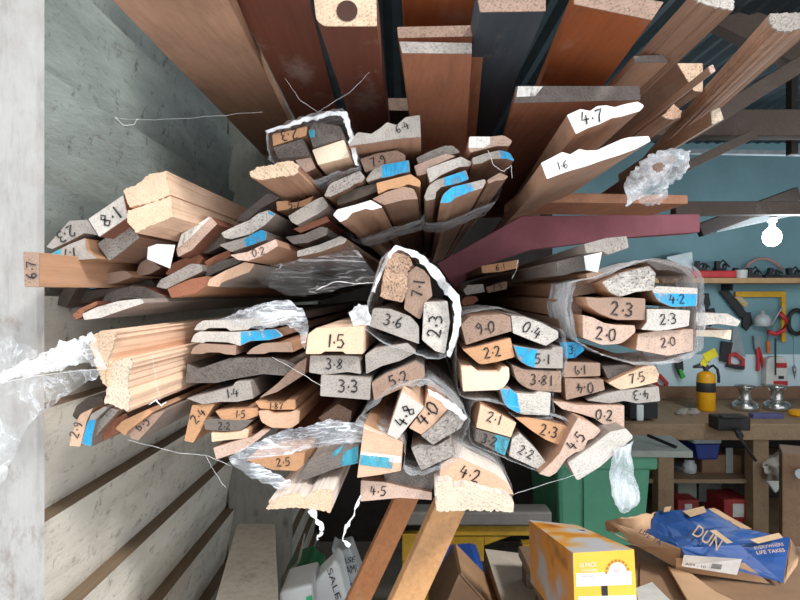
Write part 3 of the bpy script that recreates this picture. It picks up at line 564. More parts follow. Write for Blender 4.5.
for i in range(16):
    z0 = zs+i*.172; z1 = z0+.172
    a, b = .908, 4.3
    # tilted inner face: sits back at the top, a ledge shows where the next board laps outside
    mb.add([(X0-.034, a, z0), (X0-.034, b, z0), (X0, b, z1), (X0, a, z1)], [(0, 1, 2, 3)], 0)
    mb.add([(X0, a, z1), (X0, b, z1), (X0-.034, b, z1+.0005), (X0-.034, a, z1+.0005)], [(0, 1, 2, 3)], 1)
    mb.add([(X0-.09, a, z0), (X0-.09, b, z0), (X0-.09, b, z1), (X0-.09, a, z1)], [(0, 3, 2, 1)], 1)
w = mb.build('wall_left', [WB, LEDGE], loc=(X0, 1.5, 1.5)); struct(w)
# roof
mb = MB(); n = 150
for i in range(n):
    x0, x1 = -.75+i*.036, -.75+(i+1)*.036; h0, h1 = (.012 if i % 2 else 0), (0 if i % 2 else .012)
    mb.add([(x0, .7, 2.67+h0), (x1, .7, 2.67+h1), (x1, 4.45, 2.72+h1), (x0, 4.45, 2.72+h0)], [(0, 1, 2, 3)])
struct(mb.build('ceiling', plain('roof_sheet', (58,68,74), .45, .3, .3, 6)))
mb = MB(); mb.box((1.7, 2.2, -.03), (5.2, 5.0, .06)); struct(mb.build('floor', plain('floor_concrete', (120,112,102), .9, 0, .35, 5)))
YB = 4.3
mb = MB(); mb.box((1.7, YB+.03, (1.21+2.8)/2), (5.0, .06, 1.59)); struct(mb.build('wall_back', plain('teal_board', (116,156,166), .6, 0, .22, 1.6)))
mb = MB(); mb.box((1.7, YB+.03, .605), (5.0, .06, 1.21)); struct(mb.build('wall_back.001', plain('pale_board', (204,226,232), .5, 0, .12, 2)))
mb = MB(); mb.box((4.23, 2.2, 1.4), (.06, 4.4, 2.8)); struct(mb.build('wall_right', plain('teal_board', (96,138,150))))
mb = MB(); mb.box((.23, 4.0, 1.34), (1.56, .05, 2.68)); struct(mb.build('shade_partition', plain('shade_board', (50,44,42), .9, 0, .4, 4)))  # dark partition added so gaps between and below the boards read as shade
# white post and its neighbours
def chalk(key, rgb, dk, sc=14):
    t = NT(key); v = t.coord((1, 1, .22), False); n = t.noise(v, sc*4, 6, .7); n2 = t.noise(t.coord((1, 1, .6), False), sc, 5, .7)
    a = t.ramp(n, [(.25, mul(lin(rgb), .72)), (.5, lin(rgb)), (.8, mul(lin(rgb), 1.12))])
    b = t.mix(t.ramp(n2, [(.3, (.75,)*3), (.43, (0, 0, 0))]), a, lin(dk))
    c = t.mix(t.ramp(t.noise(t.coord((1, 1, 1), False), 6, 5, .7), [(.45, (0, 0, 0)), (.75, (.4,)*3)]), b, lin(dk))
    t.princ(c, .8, 0, t.bump(n, .5, .003)); return t.m
mb = MB(); y0 = .90
xl, xr = -.72, px(42, 0, y0).x
mb.prism([(xl, y0, -.0), (xr-.008, y0, 0), (xr, y0+.006, 0), (xr-.04, y0+.010, 0), (xr-.04, y0+.09, 0), (xl, y0+.09, 0)], (0, 0, 2.66))
p = mb.build('trim_1', chalk('post_paint', (158,157,155), (108,94,84))); struct(p)
mb = MB(); x0, x1 = -.56, px(288, 0, 1.96).x; mb.box(((x0+x1)/2, 2.0, 1.35), (x1-x0, .08, 2.66)); struct(mb.build('trim_2', chalk('stud_wood', (136,134,126), (92,84,76))))
# weathered bearer pointing out of the wall at the lower left
mb = MB(); T = [zp(237, 523, 1.0), zp(275, 523, 1.0), zp(279, 610, 1.0), zp(212, 610, 1.0)]
B = [q+Vector((0, 0, -.16)) for q in T]
T2 = [T[3]+(T[3]-T[0])*.25, T[2]+(T[2]-T[1])*.25]; T[3], T[2] = T2; B[3], B[2] = [q+Vector((0, 0, -.16)) for q in T2]
mb.hexa([B[3], B[2], B[1], B[0], T[3], T[2], T[1], T[0]])
tag(mb.build('bearer_beam', chalk('bearer_wood', (206,196,178), (140,126,108)), bevel=.006), 'weathered grey bearer beam jutting toward the viewer by the left wall', 'beam')
mb = MB(); mb.box((px(250, 0, 1.75).x, 1.78, .42), (.09, .09, .84)); tag(mb.build('bearer_post', wood((110,98,86), key='bearerpost')), 'short grey post standing under the weathered bearer beam', 'post')
# cross pieces of the rack
DK = wood((92, 78, 70), key='rafter')
def pbar(name, label, cat, a, b, th, dep, m, g=None):
    """bar between two 3d points, thickness th (in the picture plane) and depth dep along Y"""
    a, b = Vector(a), Vector(b); d = (b-a).normalized(); up = Vector((0, 1, 0)).cross(d).normalized()*th/2; dy = Vector((0, dep, 0))
    mb = MB(); mb.hexa([a-up, b-up, b-up+dy, a-up+dy, a+up, b+up, b+up+dy, a+up+dy])
    return tag(mb.build(name, m, bevel=min(th, dep)*.06), label, cat, g)
mb = MB(); A = px(520, 192, 1.45); Bq = px(688, 195, 1.45); C = px(688, 204, 1.45); Dq = px(520, 202, 1.45); v = Vector((-.004, .2, 0))
mb.prism([A, Bq, C, Dq], v); tag(mb.build('cross_plank', wood((186,128,96), key='crossplank'), bevel=.002), 'flat tan plank lying crosswise below the 1.6 moulding', 'plank')
mb = MB(); mb.prism([px(u, v_, 1.7) for u, v_ in ((437,264),(522,216),(700,214),(700,232),(628,237),(530,250),(482,267),(455,289))], (0, .06, 0))
tag(mb.build('maroon_beam', plain('maroon_paint', (150,84,94), .6, 0, .25, 14), bevel=.002), 'dull maroon painted beam crossing behind the stacks', 'beam')
for nm, lb, u0, v0, u1, v1, th in (('gap_shade_bar', 'dark bar added as shade in the gap below the upper left stack', 246, 312, 420, 304, .03), ('gap_shade_bar', 'dark bar added as shade low behind the left middle stack', 240, 400, 380, 384, .07)):  # invented dark bars, put in to darken the gaps around the left stacks
    pbar(nm, lb, 'added shade bar', px(u0, v0, 1.95), px(u1, v1, 1.95), th, .07, wood((58, 46, 40), key='gap_shade'))
pbar('brace_timber', 'light brown diagonal brace under the lower centre bundle, nearer one', 'brace', px(452, 505, 1.0), px(116, 1236, 1.0), .050, .04, wood((196,142,92), key='brace1'))
pbar('brace_timber', 'orange brown diagonal brace under the lower centre bundle, farther one', 'brace', px(411, 490, 1.25), px(152, 1040, 1.25), .046, .04, wood((176,112,68), key='brace2'))
g = 'roof timbers at the right'
pbar('roof_beam', 'broad dark roof beam running level at the right', 'beam', px(640, 122, 2.4), px(980, 122, 2.4), .105, .08, DK, g)
pbar('roof_beam', 'dark level beam at the right above the light bulb', 'beam', px(676, 208, 2.7), px(960, 207, 2.7), .06, .06, DK, g)
pbar('rafter', 'dark rafter slanting up to the right above the broad roof beam', 'rafter', px(690, 132, 2.1), px(840, 40, 2.1), .055, .07, DK, g)
pbar('rafter', 'wide dim rafter at the top right corner', 'rafter', px(655, -30, 2.3), px(850, 66, 2.3), .16, .07, DK, g)
pbar('strut', 'thin dark strut slanting under the broad roof beam', 'strut', px(662, 178, 2.3), px(756, 133, 2.3), .035, .04, DK, g)
pbar('roof_post', 'dark upright at the right edge through the broad roof beam', 'post', px(795, 75, 2.6), px(795, 154, 2.6), .03, .04, wood((52, 44, 40), key='gap_shade2'), g)
pbar('roof_batten', 'thin pale batten across the dark upper wall at the right', 'batten', px(688, 151, 3.0), px(940, 155, 3.0), .022, .03, plain('pale_batten', (150,160,166), .5))
pbar('lamp_rafter', 'dark slanting rafter beside the light bulb', 'rafter', px(701, 230, 3.1), px(800, 193, 3.1), .07, .05, wood((52, 44, 40), key='gap_shade2'), g)
pbar('lamp_batten', 'white lit batten from which the bulb hangs', 'batten', px(716, 229, 3.14), px(808, 209, 3.14), .035, .04, plain('white_batten', (120,126,128), .5))
# bulb
bp = px(772, 237, 3.15)
t = empty('light_bulb', bp, 'glowing white light bulb on the upper right wall side', 'light bulb')
m = NT('bulb_glow'); e = m.n('ShaderNodeEmission'); e.inputs[0].default_value = (.85, .95, 1, 1); e.inputs[1].default_value = 14; m.l(e.outputs[0], m.out.inputs[0])
mb = MB(); mb.lathe(bp, [(.002,-.05),(.022,-.045),(.040,-.026),(.046,0),(.040,.026),(.022,.046),(.014,.05)], 20); mb.build('bulb_globe', m.m, t, smooth=True)
mb = MB(); mb.lathe(bp, [(.016,.05),(.017,.075),(.024,.078),(.024,.10),(.006,.104)], 16); mb.build('bulb_holder', plain('white_plastic', (222,226,226), .4), t)
L = bpy.data.lights.new('bulb_light', 'POINT'); L.energy = 14; L.color = (.86, .95, 1); L.shadow_soft_size = .06
lo = link('bulb_light', L); lo.location = bp+Vector((0, -.16, -.10))
# ================================================================ light and camera
w = bpy.data.worlds.new('daylight'); SC.world = w; w.use_nodes = True; bg = w.node_tree.nodes['Background']
bg.inputs[0].default_value = (.93, .97, 1.0, 1); bg.inputs[1].default_value = 1.55
S = bpy.data.lights.new('sun', 'SUN'); S.energy = 2.7; S.angle = math.radians(9); S.color = (1, .97, .93)
so = link('sun', S); so.rotation_euler = Vector((-.55, .62, -.72)).to_track_quat('-Z', 'Y').to_euler()
cam = bpy.data.cameras.new('camera'); cam.sensor_width = 36; cam.lens = 36*F/800; cam.clip_start = .02
co = link('camera', cam); co.location = (0, 0, CZ); co.rotation_euler = (math.pi/2, 0, 0); SC.camera = co
SC.view_settings.view_transform = 'Standard'; SC.view_settings.look = 'None'; SC.view_settings.gamma = 1.12; SC.view_settings.exposure = .16
SC.cycles.transparent_max_bounces = 16; SC.cycles.max_bounces = 8; SC.cycles.use_denoising = True
# ================================================================ things behind and below
P = lambda k, c, **kw: plain(k, c, **kw)
BENCH = wood((150, 122, 94), key='benchwood')
def bx(mb, u0, v0, u1, v1, Y, dep, mi=0):     # box whose front face covers u0..u1, v0..v1 at depth Y
    a, b = px(u0, v0, Y), px(u1, v1, Y); mb.box(((a.x+b.x)/2, Y+dep/2, (a.z+b.z)/2), (abs(b.x-a.x), dep, abs(a.z-b.z)), None, mi)
def single(name, label, cat, m, fn, bevel=0, group=None, smooth=False):
    mb = MB(); fn(mb); return tag(mb.build(name, m, bevel=bevel, smooth=smooth), label, cat, group)
def part(name, m, t, fn, bevel=0, smooth=False):
    mb = MB(); fn(mb); return mb.build(name, m, t, bevel=bevel, smooth=smooth)
# workbench
t = empty('workbench', (2.2, 3.8, 0), 'long wooden workbench along the back wall at the right', 'workbench')
part('bench_top', BENCH, t, lambda m: m.box((2.62, 3.80, .885), (3.06, .84, .03)), .004)
part('front_rail', BENCH, t, lambda m: m.box((2.62, 3.40, .845), (3.06, .04, .07)), .004)
part('back_board', wood((132,98,74), key='backboard'), t, lambda m: m.box((2.62, 4.24, .945), (3.06, .025, .09)), .003)
for u0, u1 in ((655, 672), (750, 765)):
    part('leg', BENCH, t, lambda m: m.box((px((u0+u1)/2, 0, 3.46).x, 3.47, .405), (.09, .09, .81)), .004)
for x in (1.15, 3.9): part('leg', BENCH, t, lambda m: m.box((x, 3.47, .405), (.09, .09, .81)), .004)
part('lower_shelf', BENCH, t, lambda m: m.box((2.0, 3.85, .545), (1.8, .72, .025)), .003)
part('bottom_shelf', BENCH, t, lambda m: m.box((2.0, 3.85, .20), (1.8, .72, .03)), .003)
part('under_shade', P('shade_board', (50,44,42)), t, lambda m: m.box((2.62, 4.25, .43), (3.06, .02, .84)))  # dark sheet stands in for the shade beneath the bench
# fire extinguisher
c = px(706, 408, 3.80); c.z = .90
t = empty('fire_extinguisher', c, 'yellow fire extinguisher with a black band standing on the workbench', 'fire extinguisher')
part('cylinder', P('ext_yellow', (226,156,20), rough=.35, var=.1), t, lambda m: m.lathe(c, [(.050,0),(.055,.01),(.055,.205),(.050,.232),(.034,.245),(.018,.25)], 24), 0, True)
part('label_band', P('ext_black', (40,38,38)), t, lambda m: m.lathe(c, [(.0555,.12),(.0562,.121),(.0562,.179),(.0555,.18)], 24), 0, True)
part('valve', P('dark_metal', (60,60,62), rough=.4, metal=.5), t, lambda m: (m.lathe(c, [(.016,.245),(.016,.262),(.022,.264),(.022,.285),(.01,.29)], 14), m.box(c+Vector((-.035,0,.275)), (.09,.02,.012)), m.box(c+Vector((-.03,0,.295)), (.10,.02,.012), Matrix.Rotation(-.35,3,'Y'))))
part('hose', P('rubber', (30,30,32)), t, lambda m: m.tube([c+Vector(q) for q in ((.015,0,.272),(.045,0,.285),(.066,-.01,.262),(.07,-.02,.22),(.064,-.03,.18))], .009, 8), 0, True)
part('tag', P('tag_yellow', (226,204,30)), t, lambda m: (m.box(c+Vector((.012,-.03,.355)), (.085,.006,.055), Matrix.Rotation(-.5,3,'Y')), m.box(c+Vector((-.02,-.025,.315)), (.04,.006,.06), Matrix.Rotation(.5,3,'Y'))))
# polished winch drums
SIL = P('polished_steel', (190,190,186), rough=.25, metal=.9, var=.1)
for u, lb in ((745, 'left one of two shiny steel winch drums on the workbench'), (777, 'right one of two shiny steel winch drums on the workbench')):
    c = px(u, 410, 3.82); c.z = .90
    t = empty('winch_drum', c, lb, 'winch', 'steel winch drums on the workbench')
    part('drum_base', SIL, t, lambda m: m.lathe(c, [(.078,0),(.08,.02),(.074,.045),(.045,.062)], 24), 0, True)
    part('drum_barrel', SIL, t, lambda m: m.lathe(c, [(.045,.06),(.036,.075),(.036,.125),(.046,.14),(.06,.146),(.062,.156),(.02,.158)], 24), 0, True)
single('long_carton', 'flat blue and violet carton lying before the winch drums', 'box', P('violet_card', (84,84,130)), lambda m: (m.box((px(767,0,3.55).x, 3.56, .914), (.18, .05, .028))), .002)
single('yellow_pot', 'small yellow thing at the right end of the workbench', 'pot', P('ext_yellow', (226,156,20)), lambda m: m.lathe((px(800,0,3.6).x, 3.62, .90), [(.04,0),(.05,.01),(.05,.03),(.03,.04)], 14))
single('pebble_scraps', 'pile of pale crumpled scraps left of the fire extinguisher', 'scraps', P('scrap', (150,140,130)), lambda m: [m.lathe((px(678+i*5,0,3.7).x, 3.66+.03*(i%2), .90), [(.035,0),(.04,.012),(.02,.026+.008*(i%2))], 7) for i in range(4)])
t = empty('bench_tray', px(644, 412, 3.45), 'black tray at the left end of the workbench', 'tray')
part('tray_body', P('black_plastic', (28,28,30)), t, lambda m: bx(m, 630, 403, 658, 419, 3.45, .2), .004)
single('white_tag', 'white plastic tag hanging over the workbench edge', 'tag', P('white_plastic', (222,226,226), rough=.4), lambda m: bx(m, 637, 405, 644, 421, 3.34, .015), .006)
# vice
t = empty('bench_vice', px(735, 428, 3.30), 'black bench vice clamped at the front of the workbench', 'vice')
VB = P('vice_black', (46,44,44), rough=.5, metal=.3)
part('jaw', VB, t, lambda m: (bx(m, 718, 417, 751, 431, 3.28, .11), bx(m, 722, 416, 747, 419, 3.24, .05)), .008)
part('screw', VB, t, lambda m: m.tube([px(736, 428, 3.38), px(740, 436, 3.14)], .018, 10))
part('handle', VB, t, lambda m: m.tube([px(736, 430, 3.15), px(744, 444, 3.13), px(756, 461, 3.12)], .008, 8))
# wall tools
YW = YB-.03
RED = P('tool_red', (186,44,48), rough=.4); BLK = P('tool_black', (34,34,36), rough=.5); STEEL = P('tool_steel', (150,158,160), rough=.3, metal=.7); YEL = P('tool_yellow', (214,160,34), rough=.5)
def poly(m, pts, Y, th, mi=0): m.prism([px(u, v, Y) for u, v in pts], (0, th, 0), mi)
def ring(m, outer, inner, Y, th):
    n = len(outer); A = [px(u, v, Y) for u, v in outer]; Bq = [px(u, v, Y) for u, v in inner]; d = Vector((0, th, 0))
    for i in range(n):
        j = (i+1) % n; m.hexa([A[i], A[j], Bq[j], Bq[i], A[i]+d, A[j]+d, Bq[j]+d, Bq[i]+d])
t = empty('hand_saw', px(730, 350, YW), 'hand saw with red and black handle hanging on the wall, blade up', 'saw')
part('blade', STEEL, t, lambda m: poly(m, [(733,328),(739,329),(746,357),(731,354)], YW, .003))
part('handle', RED, t, lambda m: ring(m, [(729,354),(736,352),(745,359),(745,369),(738,369),(728,366)], [(731,357),(736,356),(742,361),(742,364),(737,365),(731,363)], YW-.012, .024))
part('handle_grip', BLK, t, lambda m: poly(m, [(728,364),(744,366),(744,370),(735,369),(727,367)], YW-.014, .028))
t = empty('hand_saw', px(660, 380, YW), 'hand saw with red handle half hidden behind the right middle stack', 'saw')
part('blade', STEEL, t, lambda m: poly(m, [(640,345),(650,345),(661,378),(652,380)], YW, .003))
part('handle', RED, t, lambda m: ring(m, [(655,373),(661,374),(669,383),(667,391),(660,389),(654,384)], [(657,377),(660,378),(666,384),(665,387),(660,385),(657,382)], YW-.012, .024))
t = empty('dark_saw', px(724, 350, YW), 'dark wooden backed saw hanging left of the red and black handled saw', 'saw')
part('blade', BLK, t, lambda m: poly(m, [(722,341),(733,343),(729,363),(720,361)], YW-.006, .012))
t = empty('pliers', px(760, 355, YW), 'long red handled pliers hanging on the wall', 'pliers')
part('handle', RED, t, lambda m: m.tube([px(757,347,YW), px(758,356,YW), px(758,371,YW)], .012, 8))
part('handle', RED, t, lambda m: m.tube([px(758,347,YW), px(761,356,YW), px(764.5,371,YW)], .012, 8))
part('jaws', STEEL, t, lambda m: poly(m, [(754,336),(760,336),(761,349),(755,349)], YW-.008, .016))
t = empty('screwdriver', px(768, 345, YW), 'screwdriver with orange handle hanging right of the red pliers', 'screwdriver')
part('handle', P('orange_handle', (220,110,40)), t, lambda m: m.tube([px(768,341,YW), px(768.5,353,YW)], .012, 8))
part('shaft', STEEL, t, lambda m: m.tube([px(767,325,YW), px(768,341,YW)], .005, 6))
t = empty('power_tool_pack', px(776, 370, YW), 'red and white tool pack hanging above the right winch drum', 'tool')
part('white_shell', P('offwhite', (206,206,200)), t, lambda m: poly(m, [(767,360),(772,357),(785,357),(788,362),(788,388),(784,391),(770,391),(766,384)], YW-.05, .06), .006)
part('red_panel', RED, t, lambda m: bx(m, 777, 363, 787, 368, YW-.056, .01), .002)
part('red_panel', RED, t, lambda m: bx(m, 774, 381, 788, 388, YW-.056, .01), .002)
part('black_clip', BLK, t, lambda m: bx(m, 779, 376, 784, 379, YW-.058, .01))
single('steel_rule', 'thin dark rod hanging before the red and white tool pack', 'rod', BLK, lambda m: m.tube([px(775.5,338,YW-.08), px(775.5,375,YW-.08)], .006, 6))
single('plumb_bob', 'grey pointed plumb bob hanging at the right edge', 'plumb bob', STEEL, lambda m: (m.tube([px(794,365,YW-.02), px(794,368,YW-.02), px(794.3,371,YW-.02), px(794.5,379,YW-.02)], [.004,.014,.013,.001], 8), m.tube([px(793,335,YW-.02), px(794,366,YW-.02)], .002, 5)))
t = empty('try_square', px(760, 295, YW), 'large yellow square hanging under the wall shelf', 'square')
part('long_arm', YEL, t, lambda m: bx(m, 736, 291.5, 786, 297, YW-.02, .02), .002)
part('short_arm', YEL, t, lambda m: bx(m, 782, 297, 786, 342, YW-.02, .02), .002)
single('hand_cup', 'clear rounded plastic cup hanging left of the red clamp', 'cup', P('clear_grey', (186,194,196), rough=.2), lambda m: m.lathe(px(762.5,326,YW-.06), [(.055,0),(.055,.05),(.04,.078),(.014,.085),(.012,.11)], 18), 0, None, True)
t = empty('spring_clamp', px(776, 322, YW), 'red handled clamp with a shiny shaft hanging before the yellow square', 'clamp')
part('handle', RED, t, lambda m: m.tube([px(780,313,YW-.07), px(787,320,YW-.07), px(784,330,YW-.07), px(776,334,YW-.07), px(768,332,YW-.07)], .016, 8), 0, True)
part('shaft', STEEL, t, lambda m: m.tube([px(771,325,YW-.08), px(782,307,YW-.08)], .008, 8))
single('dark_hacksaw', 'black bar leaning diagonally under the red tray', 'bar', BLK, lambda m: poly(m, [(720,291),(728,289),(749,315),(741,318)], YW-.03, .02), .003)
single('wooden_mallet', 'short pale wooden stick hanging beside the black diagonal bar', 'stick', wood((196,172,130), key='handlewood'), lambda m: poly(m, [(735,297),(741,296),(749,304),(745,308)], YW-.05, .02), .004)
single('drive_belt', 'black rubber belt loop hanging at the right edge', 'belt', BLK, lambda m: m.tube([px(797+9*math.cos(a), 322+12*math.sin(a), YW-.02) for a in [i*math.pi/8 for i in range(17)]], .016, 6), 0, None, True)
t = empty('multi_tool', px(683, 375, YW), 'small black tool with green handle hanging under the right bundle', 'tool')
part('black_body', BLK, t, lambda m: poly(m, [(676,358),(683,358),(684,370),(680,376),(676,366)], YW-.03, .03), .004)
part('green_handle', P('green_plastic', (60,180,60)), t, lambda m: poly(m, [(679,370),(682,369),(686,377),(682,379)], YW-.04, .03), .003)
for i, (u, v) in enumerate(((706,303),(700,312),(712,318),(748,322))):
    single('hanging_iron', ['dark iron fitting hung below the red tray', 'dark round washer hung nearest the pointed grey board', 'dark hook hung left of the clear cup', 'dark angle hung right of the black diagonal bar'][i], 'fitting', BLK, lambda m: (poly(m, [(u-4,v-9),(u+3,v-10),(u+5,v+2),(u-1,v+9),(u-5,v+4)], YW-.02, .02)), .004)
# wall shelf
t = empty('wall_shelf', (3.0, 4.2, 1.70), 'narrow wooden shelf on the upper back wall at the right', 'shelf')
part('shelf_board', wood((186,146,104), key='shelfwood'), t, lambda m: m.box((px(640,0,3.98).x+1.2, 4.13, px(0,280.5,3.98).z), (3.0, .32, .035)), .003)
part('bracket', BLK, t, lambda m: m.box((px(735,0,4.1).x, 4.2, 1.69), (.012, .14, .05)))
zsf = px(0, 280.5, 3.98).z+.018
t = empty('red_tray', (px(715,0,4.0).x, 4.05, zsf), 'shallow red tray on the wall shelf', 'tray')
part('tray_body', RED, t, lambda m: m.box((px(715,0,3.95).x, 4.06, zsf+.024), (.30, .2, .045)), .006)
single('whiteboard', 'white board leaning on the wall shelf behind the right bundle', 'panel', P('white_panel', (206,220,226), rough=.5), lambda m: poly(m, [(667,257),(692,252),(694,276),(668,276)], 4.1, .02))
single('amber_lamp', 'small amber yellow thing on the wall shelf left of the white board', 'lamp', YEL, lambda m: m.lathe((px(640,0,4.08).x, 4.08, zsf), [(.09,0),(.10,.03),(.08,.09),(.03,.11)], 16), 0, None, True)
random.seed(11)
lbs = ['dark clamp at the left end of the red tray', 'dark clamp above the middle of the red tray', 'dark drill bit set right of the red tray', 'black cable tool in the middle of the wall shelf', 'black grinder near the right end of the wall shelf', 'dark tool at the right edge of the wall shelf']
for i, u in enumerate((700, 720, 738, 752, 773, 792)):
    def f(m):
        z = zsf+(.045 if u < 730 else 0); x = px(u, 0, 4.05).x; w = .07+.05*(i > 2)
        m.box((x, 4.06, z+.012), (w, .05, .024), Matrix.Rotation(random.uniform(-.2, .2), 3, 'Z'))
        m.box((x-.02, 4.05, z+.045), (.025, .04, .05), Matrix.Rotation(random.uniform(-.5, .5), 3, 'Y'))
        m.tube([(x-.03, 4.04, z+.03), (x+.01, 4.03, z+.055+.02*(i % 2)), (x+.06, 4.04, z+.03)], .007, 7); m.lathe((x+.03, 4.05, z+.02), [(.014,0),(.016,.02),(.006,.035)], 8)
    single('shelf_tool', lbs[i], 'tool', BLK, f, .004, 'tools on the wall shelf')
single('red_hose', 'thin reddish hose arching above the wall shelf', 'hose', P('hose_pink', (170,120,116)), lambda m: m.tube([px(u, v, 4.1) for u, v in ((744,271),(750,263),(757,259),(766,258.5),(775,262),(783,270))], .009, 8), 0, None, True)
single('pale_tub', 'small pale tub on the wall shelf right of the red tray', 'tub', P('offwhite', (206,206,200)), lambda m: m.lathe((px(742,0,3.99).x, 4.0, zsf), [(.035,0),(.04,.05),(.03,.055)], 14))
# under the bench
def carton(u0, v0, u1, v1, Y, dep, name, label, cat, m, extra=None):
    mb = MB(); bx(mb, u0, v0, u1, v1, Y, dep); o = tag(mb.build(name, m, bevel=.006), label, cat); return o
t = empty('storage_tub', px(708, 460, 3.6), 'blue tub with white lid under the workbench', 'tub')
part('tub_body', P('tub_blue', (30,52,130), rough=.4), t, lambda m: m.prism([px(695,444,3.56), px(721,444,3.56), px(718,460,3.56), px(698,460,3.56)], (0,.2,0)), .01)
part('lid', P('lid_white', (168,180,180)), t, lambda m: bx(m, 693, 436, 722, 444, 3.54, .24), .01)
o = carton(702, 455, 742, 477, 3.62, .25, 'brown_carton', 'brown carton with white tape on the shelf under the workbench', 'box', P('card_dark', (132,100,76)))
part('tape', P('lid_white', (168,180,180)), o, lambda m: bx(m, 726, 448, 733, 477, 3.615, .004))
single('glass_jar', 'pale glass jar on the shelf under the workbench', 'jar', P('clear_grey', (186,194,196)), lambda m: m.lathe((px(691,0,3.6).x, 3.62, .56), [(.035,0),(.04,.01),(.04,.05),(.028,.06),(.03,.075)], 14), 0, None, True)
single('grey_dish', 'grey shallow dish left of the pale glass jar', 'dish', P('grey_dish', (110,112,112)), lambda m: m.lathe((px(680,0,3.66).x, 3.66, .56), [(.03,0),(.06,.035),(.055,.036)], 16))
carton(678, 482, 697, 500, 3.62, .22, 'grey_carton', 'left grey green carton on the low shelf under the workbench', 'box', P('card_grey', (120,126,116)))
carton(699, 480, 722, 502, 3.7, .22, 'grey_carton', 'right grey green carton on the low shelf under the workbench', 'box', P('card_grey2', (100,106,102)))
o = carton(678, 500, 699, 520, 3.5, .22, 'red_carton', 'left red carton with white label low under the workbench', 'box', P('card_red', (150,44,44)))
part('label_patch', P('offwhite', (206,206,200)), o, lambda m: bx(m, 685, 504, 692, 514, 3.495, .004))
o = carton(724, 500, 751, 522, 3.5, .22, 'red_carton', 'right red carton with white label low under the workbench', 'box', P('card_red', (150,44,44)))
part('label_patch', P('offwhite', (206,206,200)), o, lambda m: bx(m, 733, 504, 744, 517, 3.495, .004))
film('cloth_sack', 'pale crumpled sack hanging under the right end of the workbench', [[px(764,456,3.5), px(782,452,3.45), px(812,455,3.5)], [px(764,468,3.35), px(784,466,3.3), px(812,468,3.35)], [px(766,478,3.4), px(782,481,3.36), px(812,480,3.4)]], P('sack', (168,160,148)), 'sack', sub=(6,8), disp=.025)
single('paper_scrap', 'white folded paper scrap below the pale crumpled sack', 'paper', P('offwhite', (206,206,200)), lambda m: m.prism([px(768,482,3.3), px(783,482,3.3), px(776,493,3.3)], (0,.02,0)))
t = empty('wooden_crate', px(800, 520, 2.3), 'wooden cabinet at the right edge beside the paper bag', 'cabinet')
part('side_panel', wood((138,106,80), key='crate'), t, lambda m: m.box((px(783,0,2.4).x+.33, 2.49, px(0,461,2.4).z/2), (.48, .18, px(0,461,2.4).z), Matrix.Rotation(-.5, 3, 'Z')), .004)
part('knob', STEEL, t, lambda m: m.tube([px(803,474,2.5), px(801,474,2.33)], .02, 12))
# green bin with a grey board on it
t = empty('wheelie_bin', px(605, 520, 2.7), 'green plastic bin standing below the right middle stack', 'bin')
t.location.z = 0
c0, c1 = px(556, 455, 2.55), px(653, 455, 2.55); zt = c0.z
part('bin_body', P('bin_green', (74,142,112), rough=.45, var=.1), t, lambda m: m.hexa([(c0.x+.05,2.62,0),(c1.x-.05,2.62,0),(c1.x-.05,3.05,0),(c0.x+.05,3.05,0),(c0.x+.005,2.55,zt-.05),(c1.x-.005,2.55,zt-.05),(c1.x-.005,3.12,zt-.05),(c0.x+.005,3.12,zt-.05)]), .02)
part('bin_rim', P('bin_green', (74,142,112)), t, lambda m: m.box(((c0.x+c1.x)/2, 2.83, zt-.03), (c1.x-c0.x+.03, .6, .06)), .012)
part('bin_rib', P('bin_green', (74,142,112)), t, lambda m: m.hexa([(c0.x+.14,2.605,0),(c0.x+.155,2.605,0),(c0.x+.155,2.63,0),(c0.x+.14,2.63,0),(c0.x+.115,2.54,zt-.06),(c0.x+.13,2.54,zt-.06),(c0.x+.13,2.57,zt-.06),(c0.x+.115,2.57,zt-.06)]))
mb = MB(); A = [px(612,457,2.5), px(693,458,2.5), px(671,441,2.9), px(600,441,2.9)]
mb.hexa(A+[q+Vector((0,0,.028)) for q in A]); tag(mb.build('grey_board', P('board_grey', (140,146,138)), bevel=.003), 'grey green board lying on the green bin', 'board')
single('black_stick', 'thin black stick lying on the grey green board', 'stick', BLK, lambda m: m.tube([px(648,438,2.7)+Vector((0,0,.012)), px(676,450,2.56)+Vector((0,0,.012))], .008, 6))
# work table with cardboard
t = empty('work_table', (1.0, 1.6, 0), 'low wooden work table covered with cardboard at the lower right', 'table')
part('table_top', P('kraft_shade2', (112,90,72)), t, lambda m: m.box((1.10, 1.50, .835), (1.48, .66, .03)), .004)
for x in (.40, 1.78):
    for y in (1.2, 1.79): part('leg', wood((96,78,64), key='tabletop'), t, lambda m: m.box((x, y, .41), (.06, .06, .82)))
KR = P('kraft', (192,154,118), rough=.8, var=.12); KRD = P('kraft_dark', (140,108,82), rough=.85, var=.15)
def sheet(name, label, pts, zz, m, th=.006):
    mb = MB(); q = [zp(u, v, zz) for u, v in pts]; mb.prism(q, (0, 0, -th)); return tag(mb.build(name, m), label, 'cardboard')
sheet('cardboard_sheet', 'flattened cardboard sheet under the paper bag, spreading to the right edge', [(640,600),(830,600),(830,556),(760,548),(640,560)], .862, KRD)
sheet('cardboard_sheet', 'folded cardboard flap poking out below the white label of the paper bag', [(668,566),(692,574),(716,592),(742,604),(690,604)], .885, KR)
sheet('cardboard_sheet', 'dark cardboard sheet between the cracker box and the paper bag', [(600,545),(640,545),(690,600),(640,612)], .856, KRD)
sheet('paper_sheet', 'white paper edge between the cracker box and cardboard', [(636,588),(652,582),(676,606),(640,612)], .872, P('offwhite', (206,206,200)), .002)
